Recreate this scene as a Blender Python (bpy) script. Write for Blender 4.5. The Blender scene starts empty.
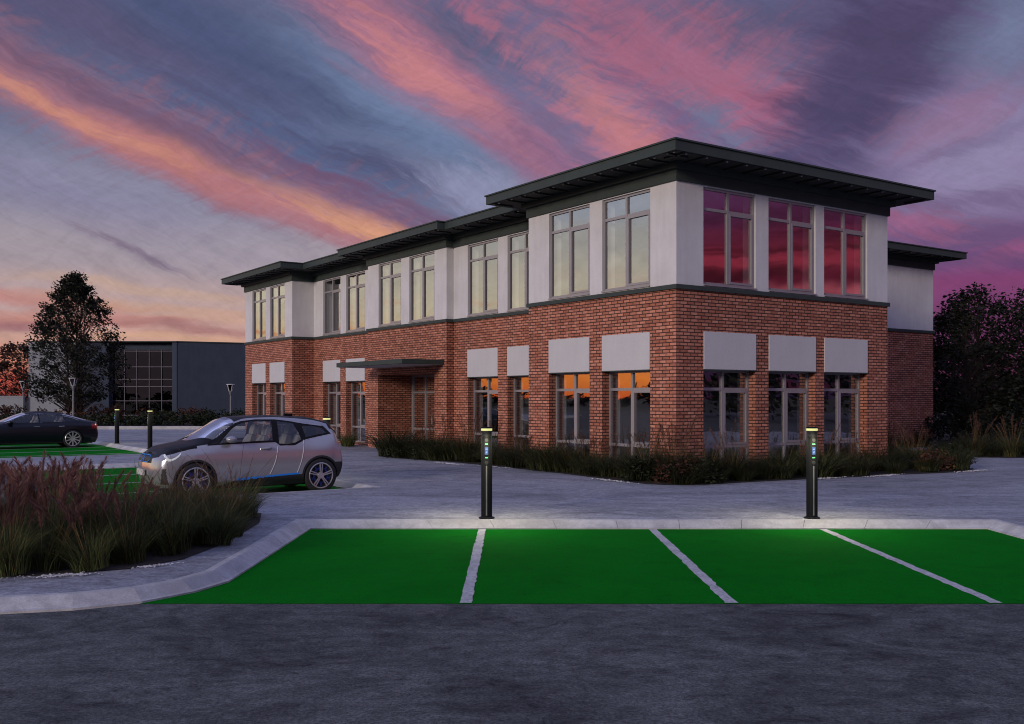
import bpy, bmesh, math, random
import numpy as np
from mathutils import Vector, Matrix
from mathutils.geometry import tessellate_polygon
R = math.radians
sc = bpy.context.scene
COL = sc.collection
random.seed(7); rng = np.random.default_rng(7)

# ------------------------------------------------------------------ helpers
def s2l(c):
    c = c / 255.0
    return c / 12.92 if c <= 0.04045 else ((c + 0.055) / 1.055) ** 2.4
def srgb(r, g, b): return (s2l(r), s2l(g), s2l(b), 1.0)

class MB:
    """collects geometry for ONE mesh object"""
    def __init__(s): s.v = []; s.f = []; s.uv = []; s.mi = []
    def face(s, pts, uv=None, m=0):
        i = len(s.v); s.v += [tuple(p) for p in pts]; s.f.append(tuple(range(i, i + len(pts))))
        s.uv.append(uv or [(0, 0)] * len(pts)); s.mi.append(m)
    def mesh(s, V, F, m=0):
        i = len(s.v); s.v += [tuple(p) for p in V]
        for f in F:
            s.f.append(tuple(i + k for k in f)); s.uv.append([(0, 0)] * len(f)); s.mi.append(m)
    def box(s, x0, x1, y0, y1, z0, z1, m=0, c=0.0):
        if c > 0:
            prof = []
            V = []
            for z, d in ((z0, c), (z0 + c, 0), (z1 - c, 0), (z1, c)):
                V += [(x0 + d, y0 + c if d == 0 else y0 + d, z), (x0 + c if d == 0 else x0 + d, y0 + d, z),
                      (x1 - c if d == 0 else x1 - d, y0 + d, z), (x1 - d, y0 + c if d == 0 else y0 + d, z),
                      (x1 - d, y1 - c if d == 0 else y1 - d, z), (x1 - c if d == 0 else x1 - d, y1 - d, z),
                      (x0 + c if d == 0 else x0 + d, y1 - d, z), (x0 + d, y1 - c if d == 0 else y1 - d, z)]
            F = [tuple(reversed(range(8))), tuple(range(24, 32))]
            for k in range(3):
                for j in range(8): F.append((k * 8 + j, k * 8 + (j + 1) % 8, k * 8 + 8 + (j + 1) % 8, k * 8 + 8 + j))
            s.mesh(V, F, m); return
        V = [(x0, y0, z0), (x1, y0, z0), (x1, y1, z0), (x0, y1, z0), (x0, y0, z1), (x1, y0, z1), (x1, y1, z1), (x0, y1, z1)]
        for q in ((0, 3, 2, 1), (4, 5, 6, 7), (0, 1, 5, 4), (1, 2, 6, 5), (2, 3, 7, 6), (3, 0, 4, 7)):
            p = [V[k] for k in q]
            n = (Vector(p[1]) - Vector(p[0])).cross(Vector(p[2]) - Vector(p[0]))
            if abs(n.z) > max(abs(n.x), abs(n.y)): uv = [(a[0], a[1]) for a in p]
            elif abs(n.x) > abs(n.y): uv = [(a[1], a[2]) for a in p]
            else: uv = [(a[0], a[2]) for a in p]
            s.face(p, uv, m)
    def bar(s, a, b, w, h, up=(0, 0, 1), m=0):
        a = Vector(a); b = Vector(b); d = (b - a).normalized(); u = Vector(up)
        r = d.cross(u).normalized() * (w / 2); u2 = r.cross(d).normalized() * (h / 2)
        V = [a - r - u2, a + r - u2, a + r + u2, a - r + u2, b - r - u2, b + r - u2, b + r + u2, b - r + u2]
        s.mesh(V, [(3, 2, 1, 0), (4, 5, 6, 7), (0, 1, 5, 4), (1, 2, 6, 5), (2, 3, 7, 6), (3, 0, 4, 7)], m)
    def tube(s, pts, rad, n=6, m=0, cap=True):
        P = [Vector(p) for p in pts]; V = []; F = []
        if not hasattr(rad, '__len__'): rad = [rad] * len(P)
        for i, p in enumerate(P):
            d = (P[min(i + 1, len(P) - 1)] - P[max(i - 1, 0)]).normalized()
            a = d.cross(Vector((0.13, 0.27, 0.95))); a = a.normalized() if a.length > 1e-4 else Vector((1, 0, 0)); b = d.cross(a)
            for k in range(n):
                t = 2 * math.pi * k / n; V.append(p + (a * math.cos(t) + b * math.sin(t)) * rad[i])
        for i in range(len(P) - 1):
            for k in range(n): F.append((i * n + k, i * n + n + k, i * n + n + (k + 1) % n, i * n + (k + 1) % n))
        if cap: F.append(tuple(range(n))); F.append(tuple(reversed(range((len(P) - 1) * n, len(P) * n))))
        s.mesh(V, F, m)
    def lathe(s, prof, n=24, o=(0, 0, 0), axis='z', m=0):
        V = []; F = []
        for r, h in prof:
            for k in range(n):
                t = 2 * math.pi * k / n; c, q = r * math.cos(t), r * math.sin(t)
                V.append((o[0] + c, o[1] + q, o[2] + h) if axis == 'z' else (o[0] + c, o[1] + h, o[2] + q))
        for i in range(len(prof) - 1):
            for k in range(n):
                f = (i * n + k, i * n + (k + 1) % n, i * n + n + (k + 1) % n, i * n + n + k)
                F.append(f if axis == 'z' else f[::-1])
        s.mesh(V, F, m)
    def prism(s, poly, z0, z1, m=0, mtop=None, bottom=True):
        n = len(poly); acc = 0
        tris = tessellate_polygon([[Vector((p[0], p[1], 0)) for p in poly]])
        for k in range(n):
            a, b = poly[k], poly[(k + 1) % n]; L = math.hypot(b[0] - a[0], b[1] - a[1])
            s.face([(a[0], a[1], z0), (b[0], b[1], z0), (b[0], b[1], z1), (a[0], a[1], z1)],
                   [(acc, z0), (acc + L, z0), (acc + L, z1), (acc, z1)], m); acc += L
        for t in tris:
            p = [poly[k] for k in t]
            cr = (p[1][0] - p[0][0]) * (p[2][1] - p[0][1]) - (p[1][1] - p[0][1]) * (p[2][0] - p[0][0])
            if cr < 0: p = p[::-1]
            s.face([(q[0], q[1], z1) for q in p], [(q[0], q[1]) for q in p], m if mtop is None else mtop)
            if bottom: s.face([(q[0], q[1], z0) for q in p[::-1]], [(q[0], q[1]) for q in p[::-1]], m)
    def build(s, name, mats, parent=None, smooth=None):
        me = bpy.data.meshes.new(name)
        me.from_pydata(s.v, [], s.f)
        for mt in (mats if isinstance(mats, (list, tuple)) else [mats]): me.materials.append(mt)
        me.polygons.foreach_set('material_index', s.mi)
        ul = me.uv_layers.new(name='UVMap')
        ul.data.foreach_set('uv', [c for f in s.uv for p in f for c in p])
        me.update()
        if smooth is not None:
            me.polygons.foreach_set('use_smooth', [True] * len(me.polygons))
            me.set_sharp_from_angle(angle=R(smooth))
        o = bpy.data.objects.new(name, me); COL.objects.link(o)
        if parent: o.parent = parent
        return o

def tag(o, label, cat, group=None, kind=None):
    o['label'] = label
    o['category'] = cat
    if group: o['group'] = group
    if kind: o['kind'] = kind
    return o
def thing(name, label, cat, loc=(0, 0, 0), rz=0.0, group=None):
    o = bpy.data.objects.new(name, None); COL.objects.link(o)
    o.empty_display_size = 0.3; o.location = loc; o.rotation_euler = (0, 0, rz)
    return tag(o, label, cat, group)
def struct(o): o['kind'] = 'structure'; return o
def dup(o, loc=None, rz=None, scale=None, label=None, parent=None):
    c = o.copy(); COL.objects.link(c)
    if parent: c.parent = parent
    for ch in list(o.children): dup(ch, parent=c)
    if loc is not None: c.location = loc
    if rz is not None: c.rotation_euler = (0, 0, rz)
    if scale is not None: c.scale = scale if hasattr(scale, '__len__') else (scale,) * 3
    if label: c['label'] = label
    return c

# ------------------------------------------------------------------ node helpers
class S:
    """a socket with arithmetic"""
    def __init__(s, nt, sock): s.nt = nt; s.k = sock
    def m(s, op, *a):
        n = s.nt.nodes.new('ShaderNodeMath'); n.operation = op
        for i, x in enumerate((s,) + a):
            if isinstance(x, S): s.nt.links.new(x.k, n.inputs[i])
            else: n.inputs[i].default_value = x
        return S(s.nt, n.outputs[0])
    def __add__(s, o): return s.m('ADD', o)
    def __sub__(s, o): return s.m('SUBTRACT', o)
    def __mul__(s, o): return s.m('MULTIPLY', o)
    def __truediv__(s, o): return s.m('DIVIDE', o)
    def step(s, a, b, lo=0.0, hi=1.0):
        n = s.nt.nodes.new('ShaderNodeMapRange'); n.interpolation_type = 'SMOOTHSTEP'
        s.nt.links.new(s.k, n.inputs[0])
        for i, x in enumerate((a, b, lo, hi)): n.inputs[i + 1].default_value = x
        return S(s.nt, n.outputs[0])
def mixc(nt, fac, a, b, mode='MIX'):
    n = nt.nodes.new('ShaderNodeMix'); n.data_type = 'RGBA'; n.blend_type = mode; n.clamp_result = False
    for i, x in ((0, fac), (6, a), (7, b)):
        if isinstance(x, S): nt.links.new(x.k, n.inputs[i])
        else: n.inputs[i].default_value = x
    return S(nt, n.outputs[2])
def ramp(nt, fac, stops, interp='LINEAR'):
    n = nt.nodes.new('ShaderNodeValToRGB'); n.color_ramp.interpolation = interp
    el = n.color_ramp.elements
    el[0].position, el[0].color = stops[0]; el[1].position, el[1].color = stops[-1]
    for p, c in stops[1:-1]: e = el.new(p); e.color = c
    nt.links.new(fac.k, n.inputs[0]); return S(nt, n.outputs[0])
def noise(nt, vec, scale=5.0, detail=4.0, rough=0.5, dist=0.0, out=0):
    n = nt.nodes.new('ShaderNodeTexNoise'); n.inputs['Scale'].default_value = scale
    n.inputs['Detail'].default_value = detail; n.inputs['Roughness'].default_value = rough; n.inputs['Distortion'].default_value = dist
    if vec is not None: nt.links.new(vec.k, n.inputs['Vector'])
    return S(nt, n.outputs[out])
def comb(nt, x, y, z=0.0):
    n = nt.nodes.new('ShaderNodeCombineXYZ')
    for i, q in enumerate((x, y, z)):
        if isinstance(q, S): nt.links.new(q.k, n.inputs[i])
        else: n.inputs[i].default_value = q
    return S(nt, n.outputs[0])
def mapping(nt, vec, loc=(0, 0, 0), rot=(0, 0, 0), scale=(1, 1, 1), kind='POINT'):
    n = nt.nodes.new('ShaderNodeMapping'); n.vector_type = kind
    nt.links.new(vec.k, n.inputs[0])
    n.inputs[1].default_value = loc; n.inputs[2].default_value = rot; n.inputs[3].default_value = scale
    return S(nt, n.outputs[0])
def newmat(name):
    m = bpy.data.materials.new(name); m.use_nodes = True
    nt = m.node_tree; b = nt.nodes['Principled BSDF']
    return m, nt, b
def coords(nt, which='Object'):
    n = nt.nodes.new('ShaderNodeTexCoord'); return S(nt, n.outputs[which])
def bump(nt, b, h, strength=0.3, dist=0.01):
    n = nt.nodes.new('ShaderNodeBump'); n.inputs['Strength'].default_value = strength; n.inputs['Distance'].default_value = dist
    nt.links.new(h.k, n.inputs['Height']); nt.links.new(n.outputs[0], b.inputs['Normal'])
def simple(name, col, rough=0.5, metal=0.0, var=0.12, scale=8.0, coat=0.0, spec=0.5, bmp=0.0, objrand=0.0):
    m, nt, b = newmat(name)
    c = coords(nt)
    n = noise(nt, c, scale, 5, 0.6)
    lo = tuple(x * (1 - var) for x in col[:3]) + (1,); hi = tuple(min(1, x * (1 + var)) for x in col[:3]) + (1,)
    cc = ramp(nt, n, [(0.3, lo), (0.7, hi)])
    if objrand:
        oi = nt.nodes.new('ShaderNodeObjectInfo'); v = S(nt, oi.outputs['Random']) * (2 * objrand) + (1 - objrand)
        cc = mixc(nt, 1.0, cc, comb(nt, v, v, v), 'MULTIPLY')
    nt.links.new(cc.k, b.inputs['Base Color'])
    b.inputs['Roughness'].default_value = rough; b.inputs['Metallic'].default_value = metal
    b.inputs['Specular IOR Level'].default_value = spec
    if coat: b.inputs['Coat Weight'].default_value = coat; b.inputs['Coat Roughness'].default_value = 0.06
    if bmp: bump(nt, b, noise(nt, c, scale * 12, 4, 0.7), bmp, 0.01)
    return m
def emis(name, col, strength):
    m, nt, b = newmat(name)
    b.inputs['Base Color'].default_value = tuple(x * 0.5 for x in col[:3]) + (1,)
    b.inputs['Emission Color'].default_value = col; b.inputs['Emission Strength'].default_value = strength
    return m

# ------------------------------------------------------------------ materials
def brick_mat():
    m, nt, b = newmat('red_brick')
    uv = coords(nt, 'UV')
    br = nt.nodes.new('ShaderNodeTexBrick'); nt.links.new(uv.k, br.inputs['Vector'])
    br.inputs['Scale'].default_value = 1.0; br.inputs['Brick Width'].default_value = 0.225; br.inputs['Row Height'].default_value = 0.078
    br.inputs['Mortar Size'].default_value = 0.0115; br.inputs['Mortar Smooth'].default_value = 0.15; br.inputs['Bias'].default_value = -0.1
    br.inputs['Color1'].default_value = (0.37, 0.134, 0.080, 1); br.inputs['Color2'].default_value = (0.60, 0.262, 0.172, 1)
    br.inputs['Mortar'].default_value = (0.060, 0.032, 0.026, 1)
    big = noise(nt, uv, 0.45, 3, 0.6)
    fine = noise(nt, mapping(nt, uv, scale=(4.44, 12.8, 1)), 1.3, 2, 0.5)
    grit = noise(nt, uv, 60, 3, 0.7)
    c = mixc(nt, 1.0, S(nt, br.outputs['Color']), ramp(nt, fine, [(0.3, (0.80, 0.78, 0.78, 1)), (0.5, (1, 1, 1, 1)), (0.72, (1.22, 1.22, 1.22, 1))]), 'MULTIPLY')
    c = mixc(nt, 1.0, c, ramp(nt, big, [(0.3, (0.86, 0.86, 0.86, 1)), (0.7, (1.1, 1.08, 1.06, 1))]), 'MULTIPLY')
    c = mixc(nt, 0.5, c, ramp(nt, grit, [(0.3, (0.75, 0.75, 0.75, 1)), (0.7, (1.2, 1.2, 1.2, 1))]), 'MULTIPLY')
    nt.links.new(c.k, b.inputs['Base Color']); b.inputs['Roughness'].default_value = 0.85
    b.inputs['Specular IOR Level'].default_value = 0.25
    h = (S(nt, br.outputs['Fac']) * -1.0) + 1.0
    bump(nt, b, h + grit * 0.45 + fine * 0.35, 0.9, 0.012)
    return m
def render_mat(name, col, var=0.06):
    m, nt, b = newmat(name)
    c = coords(nt); n1 = noise(nt, c, 1.1, 5, 0.65); n2 = noise(nt, c, 34, 5, 0.75)
    streak = noise(nt, mapping(nt, c, scale=(3, 3, 0.35)), 2.0, 4, 0.6)
    cc = ramp(nt, n1 * 0.4 + n2 * 0.35 + streak * 0.25, [(0.36, tuple(x * (1 - 2.2 * var) for x in col[:3]) + (1,)), (0.64, tuple(x * (1 + var) for x in col[:3]) + (1,))])
    nt.links.new(cc.k, b.inputs['Base Color']); b.inputs['Roughness'].default_value = 0.9; b.inputs['Specular IOR Level'].default_value = 0.2
    bump(nt, b, n2, 0.55, 0.012)
    return m
def ground_mat(name, lo, hi, scale, rough=0.75, bmp=0.4, stretch=(1, 1, 1), speck=0.25, spec=0.35, fine=45):
    m, nt, b = newmat(name)
    c = coords(nt)
    n1 = noise(nt, mapping(nt, c, scale=stretch), scale, 7, 0.62, 0.6)
    n3 = noise(nt, mapping(nt, c, scale=stretch), scale * 5.3, 6, 0.7, 0.3)
    n2 = noise(nt, c, fine, 4, 0.75)
    f = n1 * 0.5 + n3 * 0.3 + n2 * speck
    k = (0.8 + speck) / 2
    cc = ramp(nt, f, [(k - 0.075, lo), (k + 0.075, hi)])
    nt.links.new(cc.k, b.inputs['Base Color'])
    b.inputs['Specular IOR Level'].default_value = spec
    rr = ramp(nt, n3, [(0.35, (rough - 0.14,) * 3 + (1,)), (0.65, (min(1, rough + 0.1),) * 3 + (1,))])
    nt.links.new(rr.k, b.inputs['Roughness'])
    bump(nt, b, n2 + n3 * 0.8, bmp, 0.012)
    return m
def worn_mat(name, lo, hi, sc_=0.75, stretch=(0.8, 1.35, 1), grit_s=60, gk=0.42, mk=0.30, spec=0.12):
    m, nt, b = newmat(name)
    c = coords(nt)
    st = mapping(nt, c, scale=stretch)
    patch = noise(nt, st, sc_, 8, 0.68, 1.6); worn = noise(nt, mapping(nt, c, scale=(0.3, 1.0, 1)), 0.22, 3, 0.5, 0.4)
    crk = noise(nt, mapping(nt, st, rot=(0, 0, 0.5)), sc_ * 3.1, 9, 0.74, 2.2)
    mid = noise(nt, c, 9.0, 6, 0.78); grit = noise(nt, c, grit_s, 3, 0.8)
    cc = ramp(nt, patch * 0.45 + worn * 0.2 + crk * 0.35, [(0.39, lo), (0.61, hi)])
    cc = mixc(nt, 1.0, cc, ramp(nt, mid, [(0.36, (1 - mk,) * 3 + (1,)), (0.64, (1 + mk,) * 3 + (1,))]), 'MULTIPLY')
    cc = mixc(nt, 1.0, cc, ramp(nt, grit, [(0.36, (1 - gk,) * 3 + (1,)), (0.64, (1 + gk,) * 3 + (1,))]), 'MULTIPLY')
    dk = crk.step(0.40, 0.33) * 0.45
    cc = mixc(nt, dk, cc, tuple(x * 0.6 for x in lo[:3]) + (1,))
    nt.links.new(cc.k, b.inputs['Base Color']); b.inputs['Specular IOR Level'].default_value = spec
    rr = ramp(nt, mid, [(0.35, (0.7,) * 3 + (1,)), (0.65, (0.95,) * 3 + (1,))]); nt.links.new(rr.k, b.inputs['Roughness'])
    bump(nt, b, grit + mid * 0.8, 0.6, 0.010)
    return m
def glass_mat(name, refl=0.5, tint=(0.55, 0.57, 0.56, 1), glossy=(1, 1, 1, 1), rough=0.012, blend=0.5, warp=0.08):
    m, nt, b = newmat(name); nt.nodes.remove(b)
    out = nt.nodes['Material Output']
    t = nt.nodes.new('ShaderNodeBsdfTransparent'); t.inputs[0].default_value = tint
    g = nt.nodes.new('ShaderNodeBsdfGlossy'); g.inputs['Color'].default_value = glossy; g.inputs['Roughness'].default_value = rough
    wob = noise(nt, coords(nt), 0.7, 2, 0.5)
    bn = nt.nodes.new('ShaderNodeBump'); bn.inputs['Strength'].default_value = warp; bn.inputs['Distance'].default_value = 0.05
    nt.links.new(wob.k, bn.inputs['Height']); nt.links.new(bn.outputs[0], g.inputs['Normal'])
    fr = nt.nodes.new('ShaderNodeLayerWeight'); fr.inputs['Blend'].default_value = blend
    f = S(nt, fr.outputs['Fresnel']) * (1 - refl) + refl
    mx = nt.nodes.new('ShaderNodeMixShader'); nt.links.new(f.k, mx.inputs[0])
    nt.links.new(t.outputs[0], mx.inputs[1]); nt.links.new(g.outputs[0], mx.inputs[2]); nt.links.new(mx.outputs[0], out.inputs[0])
    return m
def line_mat():
    m, nt, b = newmat('road_marking_paint')
    c = coords(nt); n = noise(nt, c, 26, 5, 0.7); n2 = noise(nt, c, 3, 4, 0.6)
    cc = ramp(nt, n * 0.7 + n2 * 0.3, [(0.36, (0.24, 0.25, 0.25, 1)), (0.6, (0.55, 0.55, 0.54, 1))])
    nt.links.new(cc.k, b.inputs['Base Color']); b.inputs['Roughness'].default_value = 0.7
    bump(nt, b, n, 0.4, 0.006); return m
def leaf_mat(name, a, b_, rnd=0.25, rough=0.6):
    m, nt, b = newmat(name)
    n = noise(nt, coords(nt), 1.7, 3, 0.6)
    g = nt.nodes.new('ShaderNodeNewGeometry')
    f = n * 0.55 + S(nt, g.outputs['Random Per Island']) * 0.45
    cc = ramp(nt, f, [(0.3, a), (0.7, b_)])
    oi = nt.nodes.new('ShaderNodeObjectInfo'); v = S(nt, oi.outputs['Random']) * (2 * rnd) + (1 - rnd)
    cc = mixc(nt, 1.0, cc, comb(nt, v, v, v), 'MULTIPLY')
    nt.links.new(cc.k, b.inputs['Base Color']); b.inputs['Roughness'].default_value = rough; b.inputs['Specular IOR Level'].default_value = 0.2
    return m

M = {}
M['brick'] = brick_mat()
M['render'] = render_mat('roughcast_render', (0.66, 0.65, 0.64), 0.08)
M['panel'] = render_mat('smooth_panel', (0.56, 0.555, 0.55), 0.03)
M['trim'] = simple('slate_green_metal', (0.046, 0.060, 0.055), 0.6, 0.0, 0.10, 2.0, spec=0.15)
M['soffit'] = simple('soffit_boards', (0.012, 0.014, 0.014), 0.7, 0, 0.15, 3)
M['frame'] = simple('window_frame_metal', (0.31, 0.295, 0.30), 0.4, 0.25, 0.06, 3)
M['reveal'] = simple('white_reveal', (0.86, 0.85, 0.82), 0.7, 0, 0.04, 2)
M['room'] = simple('room_plaster', (0.30, 0.29, 0.28), 0.8, 0, 0.15, 1.2)
M['roomdark'] = simple('room_dark', (0.06, 0.06, 0.06), 0.8, 0, 0.2, 1.2)
M['glass_up'] = glass_mat('upper_glass', 0.32, (0.92, 0.93, 0.92, 1), (0.97, 0.98, 0.98, 1), blend=0.18)
M['glass_low'] = glass_mat('lower_glass', 0.32, (0.80, 0.82, 0.84, 1), blend=0.2)
M['asphalt'] = worn_mat('asphalt', (0.026, 0.028, 0.028, 1), (0.138, 0.142, 0.137, 1), 0.75, (0.9, 1.2, 1), 38, 0.42, 0.24)
M['pave'] = worn_mat('resin_gravel_paving', (0.175, 0.180, 0.196, 1), (0.385, 0.392, 0.418, 1), 0.6, (0.8, 1.3, 1), 30, 0.26, 0.20)
M['green'] = worn_mat('green_bay_paint', (0.0015, 0.130, 0.006, 1), (0.0025, 0.172, 0.009, 1), 0.5, (1, 1, 1), 50, 0.16, 0.12, 0.02)
M['kerb'] = ground_mat('kerb_concrete', (0.36, 0.355, 0.345, 1), (0.56, 0.555, 0.54, 1), 1.3, 0.85, 0.25, (1, 1, 1), 0.3, 0.25, 60)
M['line'] = line_mat()
M['soil'] = ground_mat('dark_soil', (0.018, 0.014, 0.011, 1), (0.05, 0.04, 0.032, 1), 2.0, 0.95, 0.8)
M['pebble'] = simple('white_pebbles', (0.55, 0.54, 0.53), 0.7, 0, 0.4, 9)
M['field'] = ground_mat('rough_grass_field', (0.014, 0.018, 0.008, 1), (0.04, 0.045, 0.02, 1), 0.2, 0.95, 0.6)
M['blade'] = leaf_mat('grass_blade', (0.010, 0.017, 0.005, 1), (0.105, 0.125, 0.036, 1), 0.35)
M['blade_low'] = leaf_mat('low_grass_blade', (0.008, 0.012, 0.005, 1), (0.042, 0.048, 0.016, 1), 0.5)
M['blade_dry'] = leaf_mat('dry_grass_blade', (0.07, 0.045, 0.018, 1), (0.20, 0.13, 0.05, 1), 0.3)
M['plume'] = leaf_mat('pink_plume', (0.10, 0.042, 0.034, 1), (0.29, 0.138, 0.110, 1), 0.3)
M['plume_dark'] = leaf_mat('russet_plume', (0.06, 0.028, 0.018, 1), (0.17, 0.085, 0.055, 1), 0.3)
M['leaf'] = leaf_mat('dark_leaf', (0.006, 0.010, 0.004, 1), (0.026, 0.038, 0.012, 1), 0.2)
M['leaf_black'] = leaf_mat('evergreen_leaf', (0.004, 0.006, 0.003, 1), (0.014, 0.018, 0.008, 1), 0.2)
M['leaf_red'] = leaf_mat('russet_leaf', (0.026, 0.010, 0.006, 1), (0.085, 0.036, 0.016, 1), 0.3)
M['bark'] = simple('tree_bark', (0.055, 0.040, 0.032), 0.9, 0, 0.35, 6, bmp=0.5)
M['blackmetal'] = simple('black_coated_steel', (0.006, 0.007, 0.008), 0.6, 0.0, 0.2, 4, spec=0.12)
M['groove'] = simple('grey_cable_groove', (0.17, 0.175, 0.18), 0.5, 0.2, 0.2, 5)
M['ring'] = emis('lit_ring', (0.84, 0.85, 0.34, 1), 0.78)
M['led'] = emis('green_led', (0.16, 0.75, 0.30, 1), 0.42)
M['screen'] = emis('blue_screen', (0.03, 0.07, 0.20, 1), 0.6)
M['icon'] = emis('screen_icon', (0.16, 0.26, 0.62, 1), 0.35)
M['navy'] = render_mat('shaded_cladding', (0.060, 0.076, 0.106), 0.10)  # shade on the far block's darker walls is put into this colour
M['palewall'] = render_mat('pale_grey_cladding', (0.30, 0.32, 0.34), 0.08)
M['darkglass'] = glass_mat('curtain_wall_glass', 0.06, (0.035, 0.035, 0.05, 1), rough=0.005, blend=0.2, warp=0.0)
M['mullion'] = simple('grey_mullion', (0.11, 0.10, 0.13), 0.5, 0.2, 0.1, 2)
M['eaves_disc'] = simple('pale_eaves_disc', (0.55, 0.55, 0.52), 0.4, 0, 0.05, 3)  # unlit pale discs for the white dots under the eaves, not lamps
M['lampglass'] = simple('frosted_lamp_glass', (0.75, 0.74, 0.68), 0.3, 0, 0.05, 3)

# ------------------------------------------------------------------ camera
cam = bpy.data.cameras.new('camera'); co = bpy.data.objects.new('camera', cam); COL.objects.link(co)
co.location = (0, 0, 1.95); co.rotation_euler = (R(90), 0, 0)
cam.sensor_width = 36; cam.lens = 988.7 / 1024 * 36; cam.shift_y = (397.58 - 362) / 1024
cam.clip_end = 5000; cam.clip_start = 0.1
sc.camera = co
F_, H_, HC = 988.7, 397.58, 1.95
def sky_px(x, y):                      # direction seen there -> (azimuth, elevation) in degrees
    dx, dz = (x - 512) / F_, (H_ - y) / F_
    return math.degrees(math.atan2(dx, 1)), math.degrees(math.atan2(dz, math.hypot(1, dx)))

# ------------------------------------------------------------------ sky
SUN_AZ, SUN_EL = -145.0, 14.0          # azimuth clockwise from +Y (camera looks along +Y)
w = bpy.data.worlds.new('World'); sc.world = w; w.use_nodes = True
def build_sky():
    nt = w.node_tree; bg = nt.nodes['Background']
    d = coords(nt, 'Generated')
    sp = nt.nodes.new('ShaderNodeSeparateXYZ'); nt.links.new(d.k, sp.inputs[0])
    x, y, z = (S(nt, o) for o in sp.outputs)
    az = x.m('ARCTAN2', y) * 57.29578
    el = z.m('MAXIMUM', -1.0).m('MINIMUM', 1.0).m('ARCSINE') * 57.29578
    P0 = comb(nt, az, el, 0.0)
    wn = nt.nodes.new('ShaderNodeTexNoise'); wn.inputs['Scale'].default_value = 0.13; wn.inputs['Detail'].default_value = 5; wn.inputs['Roughness'].default_value = 0.55
    nt.links.new(d.k, wn.inputs['Vector'])
    # warp in (az, el) by noise on the plane above (so streaks converge to the horizon)
    wn2 = noise(nt, mapping(nt, P0, scale=(0.10, 0.16, 1)), 1.0, 5, 0.55, 0.0, 1)
    va = nt.nodes.new('ShaderNodeVectorMath'); va.operation = 'MULTIPLY_ADD'
    nt.links.new(wn2.k, va.inputs[0]); va.inputs[1].default_value = (4.6, 2.4, 0); nt.links.new(P0.k, va.inputs[2])
    vb = nt.nodes.new('ShaderNodeVectorMath'); vb.operation = 'SUBTRACT'; nt.links.new(va.outputs[0], vb.inputs[0]); vb.inputs[1].default_value = (2.3, 1.2, 0)
    P = S(nt, vb.outputs[0])
    K = {'s': 2.6, 'f': 4.0, 'r': 3.4, 'h': 2.6}
    # base gradients by elevation: in front left, in front right, far left, far right, behind
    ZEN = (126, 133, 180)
    def grad(stops, mx=60.0):
        return ramp(nt, (el / mx).m('MAXIMUM', 0.0), [(max(0, e / mx), srgb(*c)) for e, c in stops], 'EASE')
    fl = grad([(0, (150, 62, 58)), (0.9, (200, 88, 76)), (1.9, (206, 134, 112)), (3.2, (196, 154, 142)), (5.0, (180, 154, 154)), (8, (158, 147, 157)), (11, (134, 132, 155)), (15, (102, 107, 136)), (20, (86, 88, 118)), (24, (100, 102, 138)), (34, ZEN), (60, ZEN)])
    fr = grad([(0, (84, 36, 60)), (3.5, (104, 48, 92)), (6, (122, 60, 108)), (8, (108, 76, 124)), (11, (128, 108, 146)), (15, (116, 104, 140)), (20, (92, 82, 118)), (24, (102, 100, 138)), (34, ZEN), (60, ZEN)])
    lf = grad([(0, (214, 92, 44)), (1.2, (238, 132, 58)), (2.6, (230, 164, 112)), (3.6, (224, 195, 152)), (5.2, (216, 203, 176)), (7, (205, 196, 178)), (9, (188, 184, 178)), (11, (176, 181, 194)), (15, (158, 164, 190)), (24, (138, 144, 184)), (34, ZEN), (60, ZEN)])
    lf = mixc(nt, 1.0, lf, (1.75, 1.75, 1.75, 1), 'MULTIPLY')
    rf = grad([(0, (44, 30, 58)), (2.5, (60, 36, 70)), (4.5, (120, 34, 56)), (5.6, (196, 92, 108)), (6.6, (100, 20, 46)), (7.6, (164, 52, 74)), (9, (112, 38, 66)), (10.2, (104, 48, 92)), (13, (96, 60, 102)), (18, (96, 76, 112)), (24, (110, 106, 146)), (34, ZEN), (60, ZEN)])
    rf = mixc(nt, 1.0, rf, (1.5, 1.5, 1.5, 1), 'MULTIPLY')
    bk = grad([(0, (110, 98, 116)), (8, (140, 134, 158)), (20, (142, 144, 180)), (34, ZEN), (60, ZEN)])
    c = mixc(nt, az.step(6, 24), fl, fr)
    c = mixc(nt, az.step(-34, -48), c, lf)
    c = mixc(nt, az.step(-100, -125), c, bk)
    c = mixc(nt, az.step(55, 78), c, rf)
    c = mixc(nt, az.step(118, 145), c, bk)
    # cloud texture along the wind direction (streaks falling to the right, steeper to the right)
    rot = mapping(nt, P, rot=(0, 0, R(24)))
    st = noise(nt, mapping(nt, rot, scale=(0.055, 0.42, 1)), 1.0, 8, 0.62, 0.35)
    fine = noise(nt, mapping(nt, rot, scale=(0.16, 1.15, 1)), 1.0, 7, 0.66, 0.5)
    rip = noise(nt, mapping(nt, mapping(nt, P, rot=(0, 0, R(-28))), scale=(0.35, 1.5, 1)), 1.0, 6, 0.62, 0.8)
    hz = noise(nt, mapping(nt, P, scale=(0.07, 0.95, 1)), 1.0, 6, 0.6, 0.3)
    stc = st * 0.65 + fine * 0.35
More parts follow.
